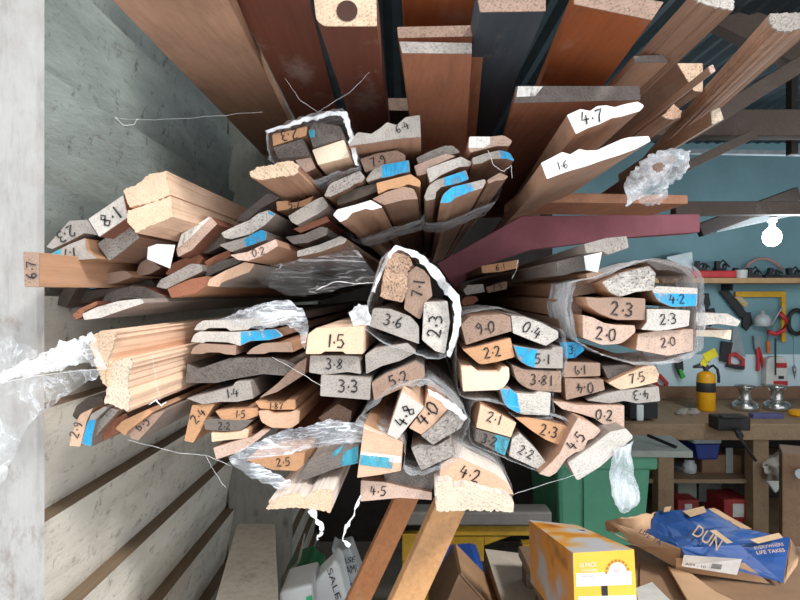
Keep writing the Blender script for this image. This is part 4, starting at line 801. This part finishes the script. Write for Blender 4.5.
# cracker box
Yf, Yb_ = 1.22, 1.52
FT = [px(573,553,Yf), px(634,549.5,Yf)]; BT = [px(529,520,Yb_), px(577,525,Yb_)]
hh = Vector((0, 0, -.185)); FB = [px(575.5,640,Yf), px(639,640,Yf)]
BBm = [BT[0]+Vector((.004,0,FB[0].z-FT[0].z+.02)), BT[1]+Vector((.004,0,FB[0].z-FT[0].z+.02))]
def crk():
    t = NT('cracker_front'); v = t.coord((1,1,1), False); n = t.noise(v, 8, 3)
    t.princ(t.ramp(n, [(.3, lin((236,176,50))), (.7, lin((246,190,66)))]), .45); return t.m
def crside():
    t = NT('cracker_side'); v = t.coord((1,1,1), False); n = t.noise(v, 11, 2, .4); n2 = t.noise(v, 30, 3, .5)
    a = t.ramp(n, [(.38, lin((168,160,156))), (.5, lin((196,130,70))), (.6, lin((206,128,40))), (.72, lin((120,72,50)))])
    t.princ(a, .5); return t.m
def crtop():
    t = NT('cracker_top'); v = t.coord((1,1,1), False); n = t.noise(v, 12, 2, .4)
    a = t.ramp(n, [(.42, lin((196,196,200))), (.5, lin((214,176,120))), (.56, lin((226,148,40))), (.68, lin((176,100,40)))])
    t.princ(a, .5); return t.m
mb = MB(); mb.add([BBm[0], FB[0], FB[1], BBm[1], BT[0], FT[0], FT[1], BT[1]], [(1,2,6,5)], 0)
mb.add([BBm[0], FB[0], FT[0], BT[0]], [(0,1,2,3)], 1); mb.add([BT[0], FT[0], FT[1], BT[1]], [(0,1,2,3)], 2)
mb.add([BBm[1], FB[1], FT[1], BT[1]], [(0,3,2,1)], 1); mb.add([BBm[0], BBm[1], BT[1], BT[0]], [(0,3,2,1)], 1); mb.add([BBm[0], FB[0], FB[1], BBm[1]], [(0,3,2,1)], 0)
cb = tag(mb.build('cracker_box', [crk(), crside(), crtop()]), 'yellow printed biscuit box with white bands on the work table', 'box')
def fp(a, b, off=.0012):      # a,b in 0..1 on the front face
    p = FT[0].lerp(FT[1], a).lerp(FB[0].lerp(FB[1], a), b); return p+Vector((0, -off, 0))
WP = P('print_white', (238,236,232)); BRN = P('print_brown', (176,116,50))
def fq(name, a0, b0, a1, b1, m, off=.0012): return part(name, m, cb, lambda mb: mb.add([fp(a0,b1,off), fp(a1,b1,off), fp(a1,b0,off), fp(a0,b0,off)], [(0,1,2,3)]))
fq('white_band', .04, .235, .93, .385, WP, .0008); fq('white_band', .06, .50, .99, .74, WP, .0008)
fq('black_slot', .44, .385, .54, .50, BLK, .0010)
quadtext('10 PACK', fp(.10,.165), fp(.38,.165), fp(.10,.11), WP, cb); quadtext('CRACKERS', fp(.12,.215), fp(.38,.215), fp(.12,.185), WP, cb)
quadtext('ORIGINAL', fp(.12,.28), fp(.34,.28), fp(.12,.255), P('print_grey', (120,120,120)), cb)
mb = MB(); cc = (.71, .25)
arc = [fp(cc[0]+.15*math.cos(a), cc[1]-.12*math.sin(a), .0013) for a in [i*math.pi/12 for i in range(13)]]
mb.add(arc, [list(range(13))]); mb.build('round_badge', WP, cb)
for k in range(9):
    a = math.pi*(.06+.88*k/8); a2 = a+.22
    part('badge_ray', BRN, cb, lambda mb: mb.add([fp(cc[0]+r*math.cos(q), cc[1]-r*.78*math.sin(q), .0016) for r, q in ((.165,a),(.20,a),(.20,a2),(.165,a2))], [(0,1,2,3)]))
quadtext('BAKED', fp(.65,.235,.002), fp(.77,.235,.002), fp(.65,.20,.002), P('print_pink', (200,120,110)), cb)
mb = MB(); tq = [BT[0].lerp(FT[0], .28), BT[1].lerp(FT[1], .28), BT[0].lerp(FT[0], .33), BT[1].lerp(FT[1], .33)]
mb.add([tq[0].lerp(tq[1],.66)+Vector((0,0,.0015)), tq[0].lerp(tq[1],.86)+Vector((0,0,.0015)), tq[2].lerp(tq[3],.86)+Vector((0,0,.0015)), tq[2].lerp(tq[3],.66)+Vector((0,0,.0015))], [(0,1,2,3)]); mb.build('lid_slot', BLK, cb)
# crumpled paper bag
bag = empty('paper_bag', zp(700, 575, .87), 'crumpled blue and brown paper bag with white label lying on cardboard', 'paper bag')
BB_ = P('bag_blue', (24,66,132), rough=.5, var=.18, sc=10)
def facet(name, pts, m, d=.006, n=7, seed=0):
    q = [zp(u, v, z) for u, v, z in pts]; mb = MB(); vs = []; N = n+1
    for i in range(N):
        for j in range(N):
            a, b = i/n, j/n; p = (q[0]*(1-a)+q[1]*a)*(1-b)+(q[3]*(1-a)+q[2]*a)*b
            e = min(1, 6*min(a, 1-a, b, 1-b)+.15); p += Vector((0, 0, 1))*noise.noise(p*16+Vector((seed, 0, 0)))*d*e*1.6+Vector((0,0,abs(noise.noise(p*34))*d*e))
            vs.append(p)
    mb.add(vs, [(i*N+j, (i+1)*N+j, (i+1)*N+j+1, i*N+j+1) for i in range(n) for j in range(n)])
    return mb.build(name, m, bag)
def bagq(*a): return [tuple(x) for x in a]
facet('blue_panel', bagq((657,511,.955),(708,509,.97),(744,528,.95),(680,548,.955)), BB_, .007)
facet('blue_panel', bagq((680,548,.956),(742,528,.952),(790,538,.945),(783,583,.875)), BB_, .006)
facet('blue_panel', bagq((681,548,.955),(740,545,.955),(783,583,.874),(686,557,.935)), BB_, .006)
facet('blue_panel', bagq((645,534,.95),(657,511,.955),(681,548,.956),(681,549,.955)), BB_, .004)
facet('kraft_panel', bagq((610,522,.955),(646,533,.95),(681,549,.955),(635,546,.91)), KR, .006)
facet('kraft_panel', bagq((608,530,.92),(634,546,.91),(681,549,.953),(678,569,.88)), KR, .006)
facet('kraft_panel', bagq((676,558,.93),(745,563,.925),(770,584,.868),(676,571,.875)), KR, .004)
facet('kraft_panel', bagq((790,538,.945),(800,553,.93),(797,566,.90),(784,584,.868)), KR, .006)
facet('kraft_panel', bagq((708,509,.97),(714,508,.965),(752,529,.95),(742,529,.951)), KR, .003)
q0 = [zp(610,526,.955), zp(622,520,.965), zp(640,515,.965), zp(658,512,.965)]
film('rolled_edge', None, [[zp(607,531,.90), zp(620,533,.92), zp(634,534,.93), zp(648,536,.945)], [zp(606,521,.955), zp(622,517,.985), zp(638,515,.985), zp(654,513,.965)], [zp(613,527,.94), zp(626,523,.955), zp(641,519,.955), zp(657,513,.955)]], KR, None, sub=(6,6), disp=.006, parent=bag)
KP = P('kraft_print', (206,172,132)); NV = P('navy_ink', (36,46,92))
def bagquad(name, pts, m, off=.016): return part(name, m, bag, lambda mb: mb.add([zp(u, v, z)+Vector((0,-.004,off)) for u, v, z in pts], [(0,1,2,3)]))
bagquad('kraft_patch', [(682,516,.955),(703,511,.965),(706,517,.962),(690,522,.955)], KP)
bagquad('kraft_patch', [(664,512,.955),(671,511,.957),(669,516,.955),(663,517,.952)], KP)
bagquad('kraft_patch', [(749,545,.945),(778,538,.945),(782,543,.94),(757,549,.94)], KP)
bagquad('kraft_patch', [(709,536,.953),(715,535,.953),(732,548,.948),(726,549,.948)], KP)
lo_ = lambda u, v, z: zp(u, v, z)+Vector((0,-.004,.018))
quadtext('DUN', lo_(691,541,.95), lo_(716,558,.945), lo_(698,531,.955), KP, bag, 'bag_logo')
quadtext('LIFE TA', zp(638,538,.95)+Vector((0,-.006,.016)), zp(659,551,.94)+Vector((0,-.006,.016)), zp(641,534,.96)+Vector((0,-.006,.016)), NV, bag)
quadtext('EVERYWHERE', lo_(754,556,.935), lo_(783,552,.93), lo_(753,553,.937), KP, bag)
quadtext('LIFE TAKES', lo_(756,561,.925), lo_(784,558,.92), lo_(755,557.5,.93), KP, bag)
lab = bagquad('white_label', [(681,570,.895),(736,579,.882),(741,563,.93),(683,559,.935)], WP, .012)
lq = lambda a, b: zp(681,570,.895).lerp(zp(736,579,.882), a).lerp(zp(683,559,.935).lerp(zp(741,563,.93), a), b)+Vector((0,-.0055,.0135))
quadtext('A59 : 10', lq(.05,.12), lq(.42,.12), lq(.05,.34), BLK, bag)
for k in range(9):
    a = .52+.02*k; part('label_line', BLK, bag, lambda mb: mb.add([lq(a,.15), lq(a+.011,.15), lq(a+.011,.5), lq(a,.5)], [(0,1,2,3)]))
# yellow machine stand, boxes
t = empty('machine_stand', px(465, 600, 2.4), 'yellow metal machine stand under the lower centre bundle', 'stand'); t.location.z = 0
MY = P('stand_yellow', (168,130,36), rough=.5, var=.3)
part('top_rail', P('rail_grey', (112,108,104), rough=.5), t, lambda m: bx(m, 402, 512, 552, 526, 2.4, .1), .008)
part('apron', MY, t, lambda m: (bx(m, 402, 534, 484, 562, 2.45, .04), bx(m, 440, 526, 532, 536, 2.44, .05), m.prism([px(484,536,2.45), px(512,536,2.45), px(484,546,2.45)], (0,.04,0))), .004)
for u in (404, 524): part('leg', MY, t, lambda m: m.box((px(u+4,0,2.46).x, 2.48, .30), (.045, .05, .6)))
part('panel', MY, t, lambda m: bx(m, 405, 562, 440, 640, 2.7, .03))
def openbox(name, label, u0, u1, v, Y, dep, zb, m, tilt=0):
    a, b = px(u0, v, Y), px(u1, v, Y); t = empty(name, ((a.x+b.x)/2, Y, zb), label, 'box')
    part('carton_body', m, t, lambda mb: mb.box(((a.x+b.x)/2, Y+dep/2, (zb+a.z)/2), (b.x-a.x, dep, a.z-zb)), .004)
    z = a.z
    part('flap', KR, t, lambda mb: mb.prism([(a.x,Y,z),(b.x,Y,z),(b.x-.02,Y-.07,z-.05),(a.x+.02,Y-.07,z-.05)], (0,0,.004)))
    part('flap', KR, t, lambda mb: mb.prism([(a.x,Y,z),(a.x,Y+dep,z),(a.x+(b.x-a.x)*.5,Y+dep-.02,z+.05),(a.x+(b.x-a.x)*.5,Y+.02,z+.05)], (0,0,.004)))
    return t
t = empty('cardboard_box', (.42, 1.8, 0), 'cardboard box with pale open flaps left of the biscuit box', 'box')
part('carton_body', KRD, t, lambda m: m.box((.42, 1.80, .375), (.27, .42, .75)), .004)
PF = P('pale_flap', (176,164,148))
part('flap', PF, t, lambda m: m.hexa([Vector(q) for q in ((.285,1.59,.752),(.40,1.60,.742),(.40,2.0,.752),(.285,2.01,.762),(.285,1.59,.756),(.40,1.60,.746),(.40,2.0,.756),(.285,2.01,.766))]))
part('flap', PF, t, lambda m: m.hexa([Vector(q) for q in ((.42,1.62,.765),(.55,1.6,.755),(.55,2.0,.755),(.46,1.96,.775),(.42,1.62,.769),(.55,1.6,.759),(.55,2.0,.759),(.46,1.96,.779))]))
t = empty('cardboard_box', (.19, 1.75, 0), 'brown cardboard box with peaked flaps before the yellow machine stand', 'box')
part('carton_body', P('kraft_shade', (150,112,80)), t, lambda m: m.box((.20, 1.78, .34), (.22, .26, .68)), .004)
pk = px(458, 571, 1.72)
part('flap', KRD, t, lambda m: m.prism([(.09,1.65,.68), pk+Vector((0,-.02,0)), pk+Vector((0,.16,.01)), (.09,1.91,.68)], (.004,0,.004)))
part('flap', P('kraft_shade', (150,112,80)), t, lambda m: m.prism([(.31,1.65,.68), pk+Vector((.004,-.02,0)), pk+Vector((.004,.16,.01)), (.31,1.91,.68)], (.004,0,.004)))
part('flap', KRD, t, lambda m: m.prism([(.09,1.652,.68), (.31,1.652,.68), pk+Vector((0,-.02,0))], (0,.004,0)))
single('blue_tarp', 'dark blue folded tarp behind the brown cardboard box', 'tarp', P('tarp_blue', (26,60,130), rough=.4), lambda m: m.hexa([px(438,755,2.1), px(486,755,2.1), px(486,755,2.1)+Vector((0,.2,0)), px(438,755,2.1)+Vector((0,.2,0)), px(438,566,2.1), px(484,562,2.1), px(484,562,2.1)+Vector((0,.2,.0)), px(438,566,2.1)+Vector((0,.2,0))]), .03)
# sacks and packs at the lower left
single('timber_crate', 'wooden crate under the paper sacks by the bearer beam', 'crate', wood((110,92,74), key='cratewood'), lambda m: [m.box((-.17, 1.46, .78-.1*k-.05), (.24, .36, .085)) for k in range(8)]+[m.box((-.17+sx*.105, 1.46+sy*.165, .39), (.025, .025, .78)) for sx in (-1, 1) for sy in (-1, 1)], .003)
GW = P('sack_white', (206,212,214), rough=.5, var=.1); GG = P('sack_grey', (156,162,164), rough=.5, var=.1)
def slab(name, label, pts, Y, dep, m, cat='pack'):
    mb = MB(); mb.prism([px(u, v, Y) for u, v in pts], (0, dep, 0)); return tag(mb.build(name, m, bevel=.008), label, cat)
o = slab('paper_sack', 'white paper sack with black lettering beside the bearer beam', [(312,584),(331,566),(334,559),(340,566),(360,655),(322,655)], 1.35, .08, GW, 'sack')
quadtext('SALE', px(327,570,1.348), px(336,600,1.348), px(332,567,1.348), BLK, o); quadtext('CASE', px(336,594,1.348), px(341,615,1.348), px(340,592,1.348), BLK, o)
o = slab('paper_sack', 'grey sack with black lettering and blue foot behind the white paper sack', [(331,548),(336,552),(350,548),(363,584),(368,629),(348,629)], 1.46, .08, GG, 'sack')
quadtext('BASE', px(337,565,1.458), px(355,562,1.458), px(338,559,1.458), BLK, o); quadtext('RAMI', px(343,575,1.458), px(358,572,1.458), px(341,567,1.458), BLK, o)
part('blue_foot', P('foot_blue', (40,66,150)), o, lambda mb: mb.add([px(349,583,1.457), px(362,584,1.457), px(364,615,1.457), px(354,615,1.457)], [(0,1,2,3)]))
o = slab('paper_sack', 'low white carton with a small green mark at the foot of the bearer beam', [(279,592),(312,584),(318,669),(279,669)], 1.30, .12, GW, 'sack')
part('green_mark', P('mark_green', (40,170,120)), o, lambda mb: mb.add([px(306,597,1.298), px(312,595,1.298), px(313,604,1.298), px(307,606,1.298)], [(0,1,2,3)]))
slab('green_bag', 'dark green bag behind the low white carton', [(281,580),(292,568),(308,563),(312,570),(320,574),(318,610),(281,610)], 1.55, .12, P('bag_green', (30,110,60), rough=.4), 'bag')
slab('grey_sheet', 'thin curled grey sheet standing before the green bag', [(281,620),(281,578),(297,562),(304,534),(305,536),(300,562),(284,582),(284,620)], 1.5, .01, P('sheet_grey', (140,136,128)), 'sheet')
# ================================================================ plastic wrap, tags and cobwebs
LIGHT = filmmat('wrap_light', .05, .55, edge=.25)
MID = filmmat('wrap_mid', .13, .7, edge=.4)
BAND = filmmat('wrap_band', .10, .8, sc=(9, 130, 9), edge=.3, width=.07)
SHEET = filmmat('sheet_film', .16, .8, (226,232,240), (10, 30, 70), .3, .05)
DENSE = filmmat('wrap_dense', .62, .6, (238,240,243), (12, 70, 12), .3, .08)
WEB = filmmat('web_dense', .28, .95, (246,247,248), (60, 60, 120), .1, .06)
FAINT = filmmat('web_faint', .06, .5, (236,240,244), (26, 26, 26), .05, .03)
def wrap(name, label, pts, Yo, s0, s1, m, vp=(425,292), closed=True, n=3, disp=.0022, seed=0, fringe=0, sub=(4,6), cat='plastic wrap', grow=1.0):
    d = Vector(((vp[0]-400)/F, 1, (300-vp[1])/F))
    rows = [[px(u, v, Yo)+d*(s0+(s1-s0)*i/(n-1)) for u, v in pts] for i in range(n)]
    return film(name, label, rows, m, cat, closed, sub, disp, 'plastic wraps around the bundles', seed, fringe)
def sheetf(name, label, rows, m, cat='plastic film', disp=.0025, seed=0, fringe=.003, sub=(6,7), group=None):
    return film(name, label, [[px(*p) for p in r] for r in rows], m, cat, False, sub, disp, group, seed, fringe)
o1 = [(267,131),(292,121),(318,113),(342,110),(351,130),(358,166),(335,173),(314,181),(292,176),(270,160)]
wrap('plastic_wrap', 'clear plastic wrapped around the blocks of the top bundle', o1, .945, -.006, .28, MID, seed=1, fringe=.004)
sheetf('plastic_edging', 'thick frayed white plastic edge along the top of the top bundle', [[(266,131,.935),(292,122,.935),(320,114,.935),(344,110,.935),(352,130,.935),(359,166,.935)], [(268,134,.935),(292.5,125,.935),(320,118,.935),(341,115,.935),(347,133,.935),(355,165,.935)]], DENSE, disp=.003, seed=2, fringe=.005)
wrap('plastic_band', 'stretched plastic band round the upper centre boards', [(322,200),(330,179),(360,158),(410,150),(425,180),(421,202),(386,212),(345,227),(330,224)], .92, .22, .42, BAND, seed=3)
wrap('plastic_band', 'stretched plastic band round the upright centre bundle', [(411,162),(453,140),(470,132),(516,138),(519,160),(512,181),(488,190),(450,207),(423,205)], .94, .2, .40, BAND, seed=4)
sheetf('plastic_film', 'clear film trailing under the right end of the upper left stack', [[(250,270,1.02),(290,262,1.02),(330,248,1.02),(352,244,1.02)], [(262,284,1.04),(300,280,1.04),(345,268,1.04),(372,270,1.04)], [(290,296,1.06),(318,294,1.06),(350,286,1.06),(382,280,1.06)]], filmmat('clear_film', .05, .7, (220,226,232), (8, 24, 55), .2, .03), seed=5)
sheetf('plastic_film', 'bluish clear film arching over the double bullnose ends', [[(216,321,.97),(240,311,.96),(266,302,.95),(286,300,.95),(304,310,.95)], [(228,322,.96),(248,316,.95),(270,311,.94),(292,314,.94),(308,328,.94)], [(262,330,.95),(276,326,.94),(288,325,.93),(298,332,.93),(306,348,.93)]], SHEET, seed=6)
o6 = [(395,247),(381,262),(369,300),(363,326),(385,343),(412,353),(440,359),(453,352),(461,318),(457,297),(441,275),(419,255)]
wrap('plastic_wrap', 'white plastic wrapped round the centre trio', o6, .90, -.008, .34, MID, seed=7, fringe=.003)
sheetf('plastic_edging', 'bright white plastic edge over the right shoulder of the centre trio', [[(372,292,.885),(384,260,.885),(397,246,.885),(420,254,.885),(442,274,.885),(459,297,.885),(461,325,.885),(450,358,.885)], [(375,293,.885),(387,262,.885),(399,250,.885),(418,260,.885),(436,281,.885),(452,302,.885),(454,325,.885),(446,355,.885)]], DENSE, disp=.002, seed=8, fringe=.003)
sheetf('plastic_scrap', 'small crumpled plastic scrap left of the centre trio', [[(348,313,.89),(358,305,.89),(368,307,.89)], [(350,320,.88),(360,316,.87),(370,318,.89)], [(356,327,.89),(364,325,.89),(370,327,.89)]], DENSE, disp=.006, seed=9)
wrap('plastic_wrap', 'loose clear plastic round the 4.8 and 4.0 blocks', [(356,424),(384,396),(402,387),(430,386),(455,402),(469,420),(464,440),(459,458),(424,474),(404,470),(404,440)], .835, -.004, .3, LIGHT, seed=10, fringe=.004)
sheetf('plastic_edging', 'white plastic edge over the right shoulder of the 4.0 block', [[(427,389,.835),(449,400,.835),(468,417,.835)], [(430,394,.835),(448,408,.835),(465,421,.835)]], DENSE, disp=.002, seed=11)
o9 = [(575,283),(600,277),(650,259),(690,267),(702,279),(702,315),(699,350),(672,363),(635,364),(600,354),(578,340),(570,310)]
wrap('plastic_wrap', 'clear plastic wrapped round the whole right wrapped bundle', o9, .925, -.008, .10, MID, seed=12, fringe=.003)
wrap('plastic_band', 'wide milky plastic band behind the ends of the right wrapped bundle', o9, .925, .02, .17, filmmat('milky_band', .5, .7, (236,238,242), (9, 110, 9), .3, .08), seed=13)
wrap('plastic_wrap', 'clear plastic round the left part of the right middle stack', [(457,322),(472,312),(505,309),(562,330),(567,345),(566,370),(554,396),(553,418),(516,418),(499,402),(459,395)], .925, .0, .3, LIGHT, seed=14)
wrap('plastic_wrap', 'clear plastic round the 2.1 and 3.2 ends', [(471,408),(482,400),(530,411),(573,423),(566,449),(548,473),(510,461),(471,443)], .915, .0, .3, LIGHT, seed=15)
wrap('plastic_band', 'clear plastic round the tail of the rough pale moulding and the 4.2 end', [(436,480),(441,460),(462,454),(500,472),(517,496),(516,514),(470,516)], .85, .05, .3, LIGHT, seed=16)
sheetf('plastic_film', 'glossy clear film stretched above the orange 2.5 end', [[(228,457,.855),(262,440,.855),(300,427,.855),(330,420,.86),(364,424,.86)], [(232,460,.85),(270,449,.85),(305,440,.85),(335,433,.85),(364,434,.855)], [(236,463,.855),(275,456,.855),(310,449,.855),(340,444,.86),(364,442,.86)]], SHEET, seed=17)
sheetf('plastic_film', 'glossy clear film hanging below the orange 2.5 end', [[(229,457,.85),(250,462,.85),(270,470,.85),(292,481,.85)], [(231,462,.845),(250,470,.845),(270,479,.845),(290,487,.845)], [(236,468,.85),(252,478,.85),(270,486,.85),(286,492,.85)]], SHEET, seed=18)
film('plastic_scrap', 'crumpled clear plastic scrap hanging below the broad whitish grey end', [[px(u, v, .885)+Vector((0, dy, 0)) for u, v, dy in r] for r in ([(614,452,0),(626,444,-.008),(633,440,0),(624,448,.008)], [(608,475,0),(622,476,-.014),(635,474,0),(622,474,.014)], [(610,493,0),(626,497,-.014),(640,493,0),(626,492,.014)], [(617,505,0),(627,508,-.01),(639,499,0),(628,504,.01)], [(620,512,0),(625,513,-.004),(632,507,0),(626,510,.004)])], filmmat('wrap_bag', .3, .7, (214,224,230), (60, 60, 14), .3), 'plastic film', True, (5,6), .006, None, 19)
o = sheetf('torn_plastic', 'torn milky plastic with a round hole on the timber right of the 1.6 moulding', [[(626,178,.98),(646,160,.98),(668,150,.98),(691,150,.98)], [(626,192,.97),(650,173,.96),(668,166,.96),(690,162,.97)], [(628,203,.98),(654,193,.98),(674,181,.98),(686,172,.98)]], filmmat('torn_film', .4, .6, (220,224,230), (60, 60, 60), .3, .06), disp=.007, seed=20, fringe=.006, sub=(10,10))
bm = bmesh.new(); bm.from_mesh(o.data); hc = px(658, 167, .96)-o.location
bmesh.ops.delete(bm, geom=[f for f in bm.faces if ((f.calc_center_median()-hc)*Vector((1,0,1))).length < .0085], context='FACES'); bm.to_mesh(o.data); bm.free()
sheetf('plastic_scrap', 'clear plastic tatter dangling under the torn milky plastic', [[(636,196,.99),(650,192,.99),(666,184,.99)], [(640,204,.98),(654,199,.97),(668,192,.98)], [(648,206,.99),(658,203,.99),(667,198,.99)]], MID, seed=21, fringe=.006)
# paper tags
def papertag(label, pts, Y):
    mb = MB(); mb.prism([px(u, v, Y-.02*(i in (1, 2))) for i, (u, v) in enumerate(pts)], (0, .0008, 0)); return tag(mb.build('paper_tag', plain('tag_paper', (246,246,246), .7, 0, .05)), label, 'tag')
papertag('white paper tag on the upper left stack', [(148,247),(157,244),(175,245),(170,268.5),(159,264),(147,259)], .90)
papertag('white paper tag at the top of the right bundle', [(584,256),(602,252),(598,272.5),(586,270)], .92)
# cobwebs
W1 = sheetf('cobweb', 'thick white cobweb stretched from the upper pale pine beam to the white post', [[(-12,376,.80),(28,360,.80),(60,344,.79),(92,334,.78)], [(-12,380,.80),(32,368,.79),(66,356,.78),(98,348,.775)], [(-12,385,.80),(36,374,.79),(72,366,.78),(106,366,.775)]], WEB, 'cobweb', .006, 22, .006, (8, 9))
sheetf('cobweb', 'faint cobweb sheet hanging over the white post below the thick one', [[(-10,384,.81),(30,376,.80),(70,370,.79),(104,370,.785)], [(-10,408,.82),(26,400,.81),(58,392,.80),(92,380,.79)], [(-10,440,.82),(16,428,.82),(34,412,.81),(62,398,.80)], [(-10,502,.83),(4,480,.83),(14,450,.82),(20,425,.81)]], filmmat('web_mid', .14, .6, (236,240,244), (30, 30, 30), .05, .035), 'cobweb', .006, 23, .006)
sheetf('cobweb', 'faint cobweb sheet above the thick one on the white post', [[(-8,335,.84),(12,338,.83),(40,350,.81)], [(-8,352,.84),(14,354,.82),(40,356,.81)], [(-8,374,.83),(14,366,.82),(42,358,.80)]], FAINT, 'cobweb', .006, 24, .006)
WS = plain('web_strand', (236,238,240), .6, 0, .1)
def strand(label, pts, Y, r=.0008, lump=0, name='cobweb_strand'):
    q = [px(p[0], p[1], p[2] if len(p) > 2 else Y) for p in pts]; P_ = []
    for i in range(len(q)-1):
        for k in range(6):
            t = k/6; a = q[i].lerp(q[i+1], t); P_.append(a+noise.noise_vector(a*120)*(.0014+lump*.2))
    P_.append(q[-1]); rs = [r*.28*(1+.5*noise.noise(p*200))+lump*.55*abs(noise.noise(p*70)) for p in P_]
    mb = MB(); mb.tube(P_, rs, 6); tag(mb.build(name, WS, smooth=True), label, 'cobweb', 'cobweb strands')
strand('white cobweb tuft hanging under the pale double ridged moulding end', [(312,510),(316,517),(320,524),(321,533),(318,540)], .82, .0016, .012, 'cobweb_tuft')
strand('long white cobweb hanging right of the pale double ridged moulding end', [(361,496),(354,515),(346,530),(342,540),(350,546)], .82, .0015, .007, 'cobweb_tuft')
strand('thin web thread running from the 4.2 end to the broad whitish grey end', [(514,494,.85),(545,484,.87),(590,470,.89)], .87, .0006)
strand('thin web thread across the lower pale pine beam to the left middle stack', [(128,440),(180,453),(205,455),(231,466)], .86, .0007)
strand('web threads hanging below the left middle stack', [(206,456),(214,472),(226,488)], .86, .0006)
strand('thread of cobweb along the thick cobweb to the lower pale pine beam', [(-6,384,.79),(40,375,.785),(109,368,.78)], .79, .0009)
strand('fuzzy thread under the film of the upper left stack', [(316,290),(336,281),(356,284),(378,282)], .98, .0011, .002)
strand('thin thread from the 1.4 end across to the 3.8 end', [(272,357,.92),(292,368,.9),(322,386,.88)], .9, .0008)
strand('thin web thread over the dark red plank above the top bundle', [(285,78),(300,100),(318,112),(350,92),(370,72)], .92, .0006)
strand('thin web thread crossing from the grey wall to the wide brown plank', [(116,118),(138,120),(190,118),(262,112)], .92, .0005)
strand('small web tuft on the grey wall at the upper left', [(115,117),(124,126),(134,124),(138,119)], .93, .0009, .002)
strand('web thread hanging at the right of the upright bundle', [(488,150),(494,166),(504,172),(511,165),(512,178)], .92, .0007)
strand('web thread hanging from the orange 6.1 end', [(518,260),(516,270),(512,279)], 1.23, .0012, .003)
strand('web tuft dangling from the lower pale pine beam', [(152,355),(154,368),(156,382),(160,400)], .80, .0006)
strand('small white web tuft on the underside of the lower pale pine beam', [(148,404),(156,400),(162,406),(166,402)], .82, .0012, .006, 'cobweb_tuft')
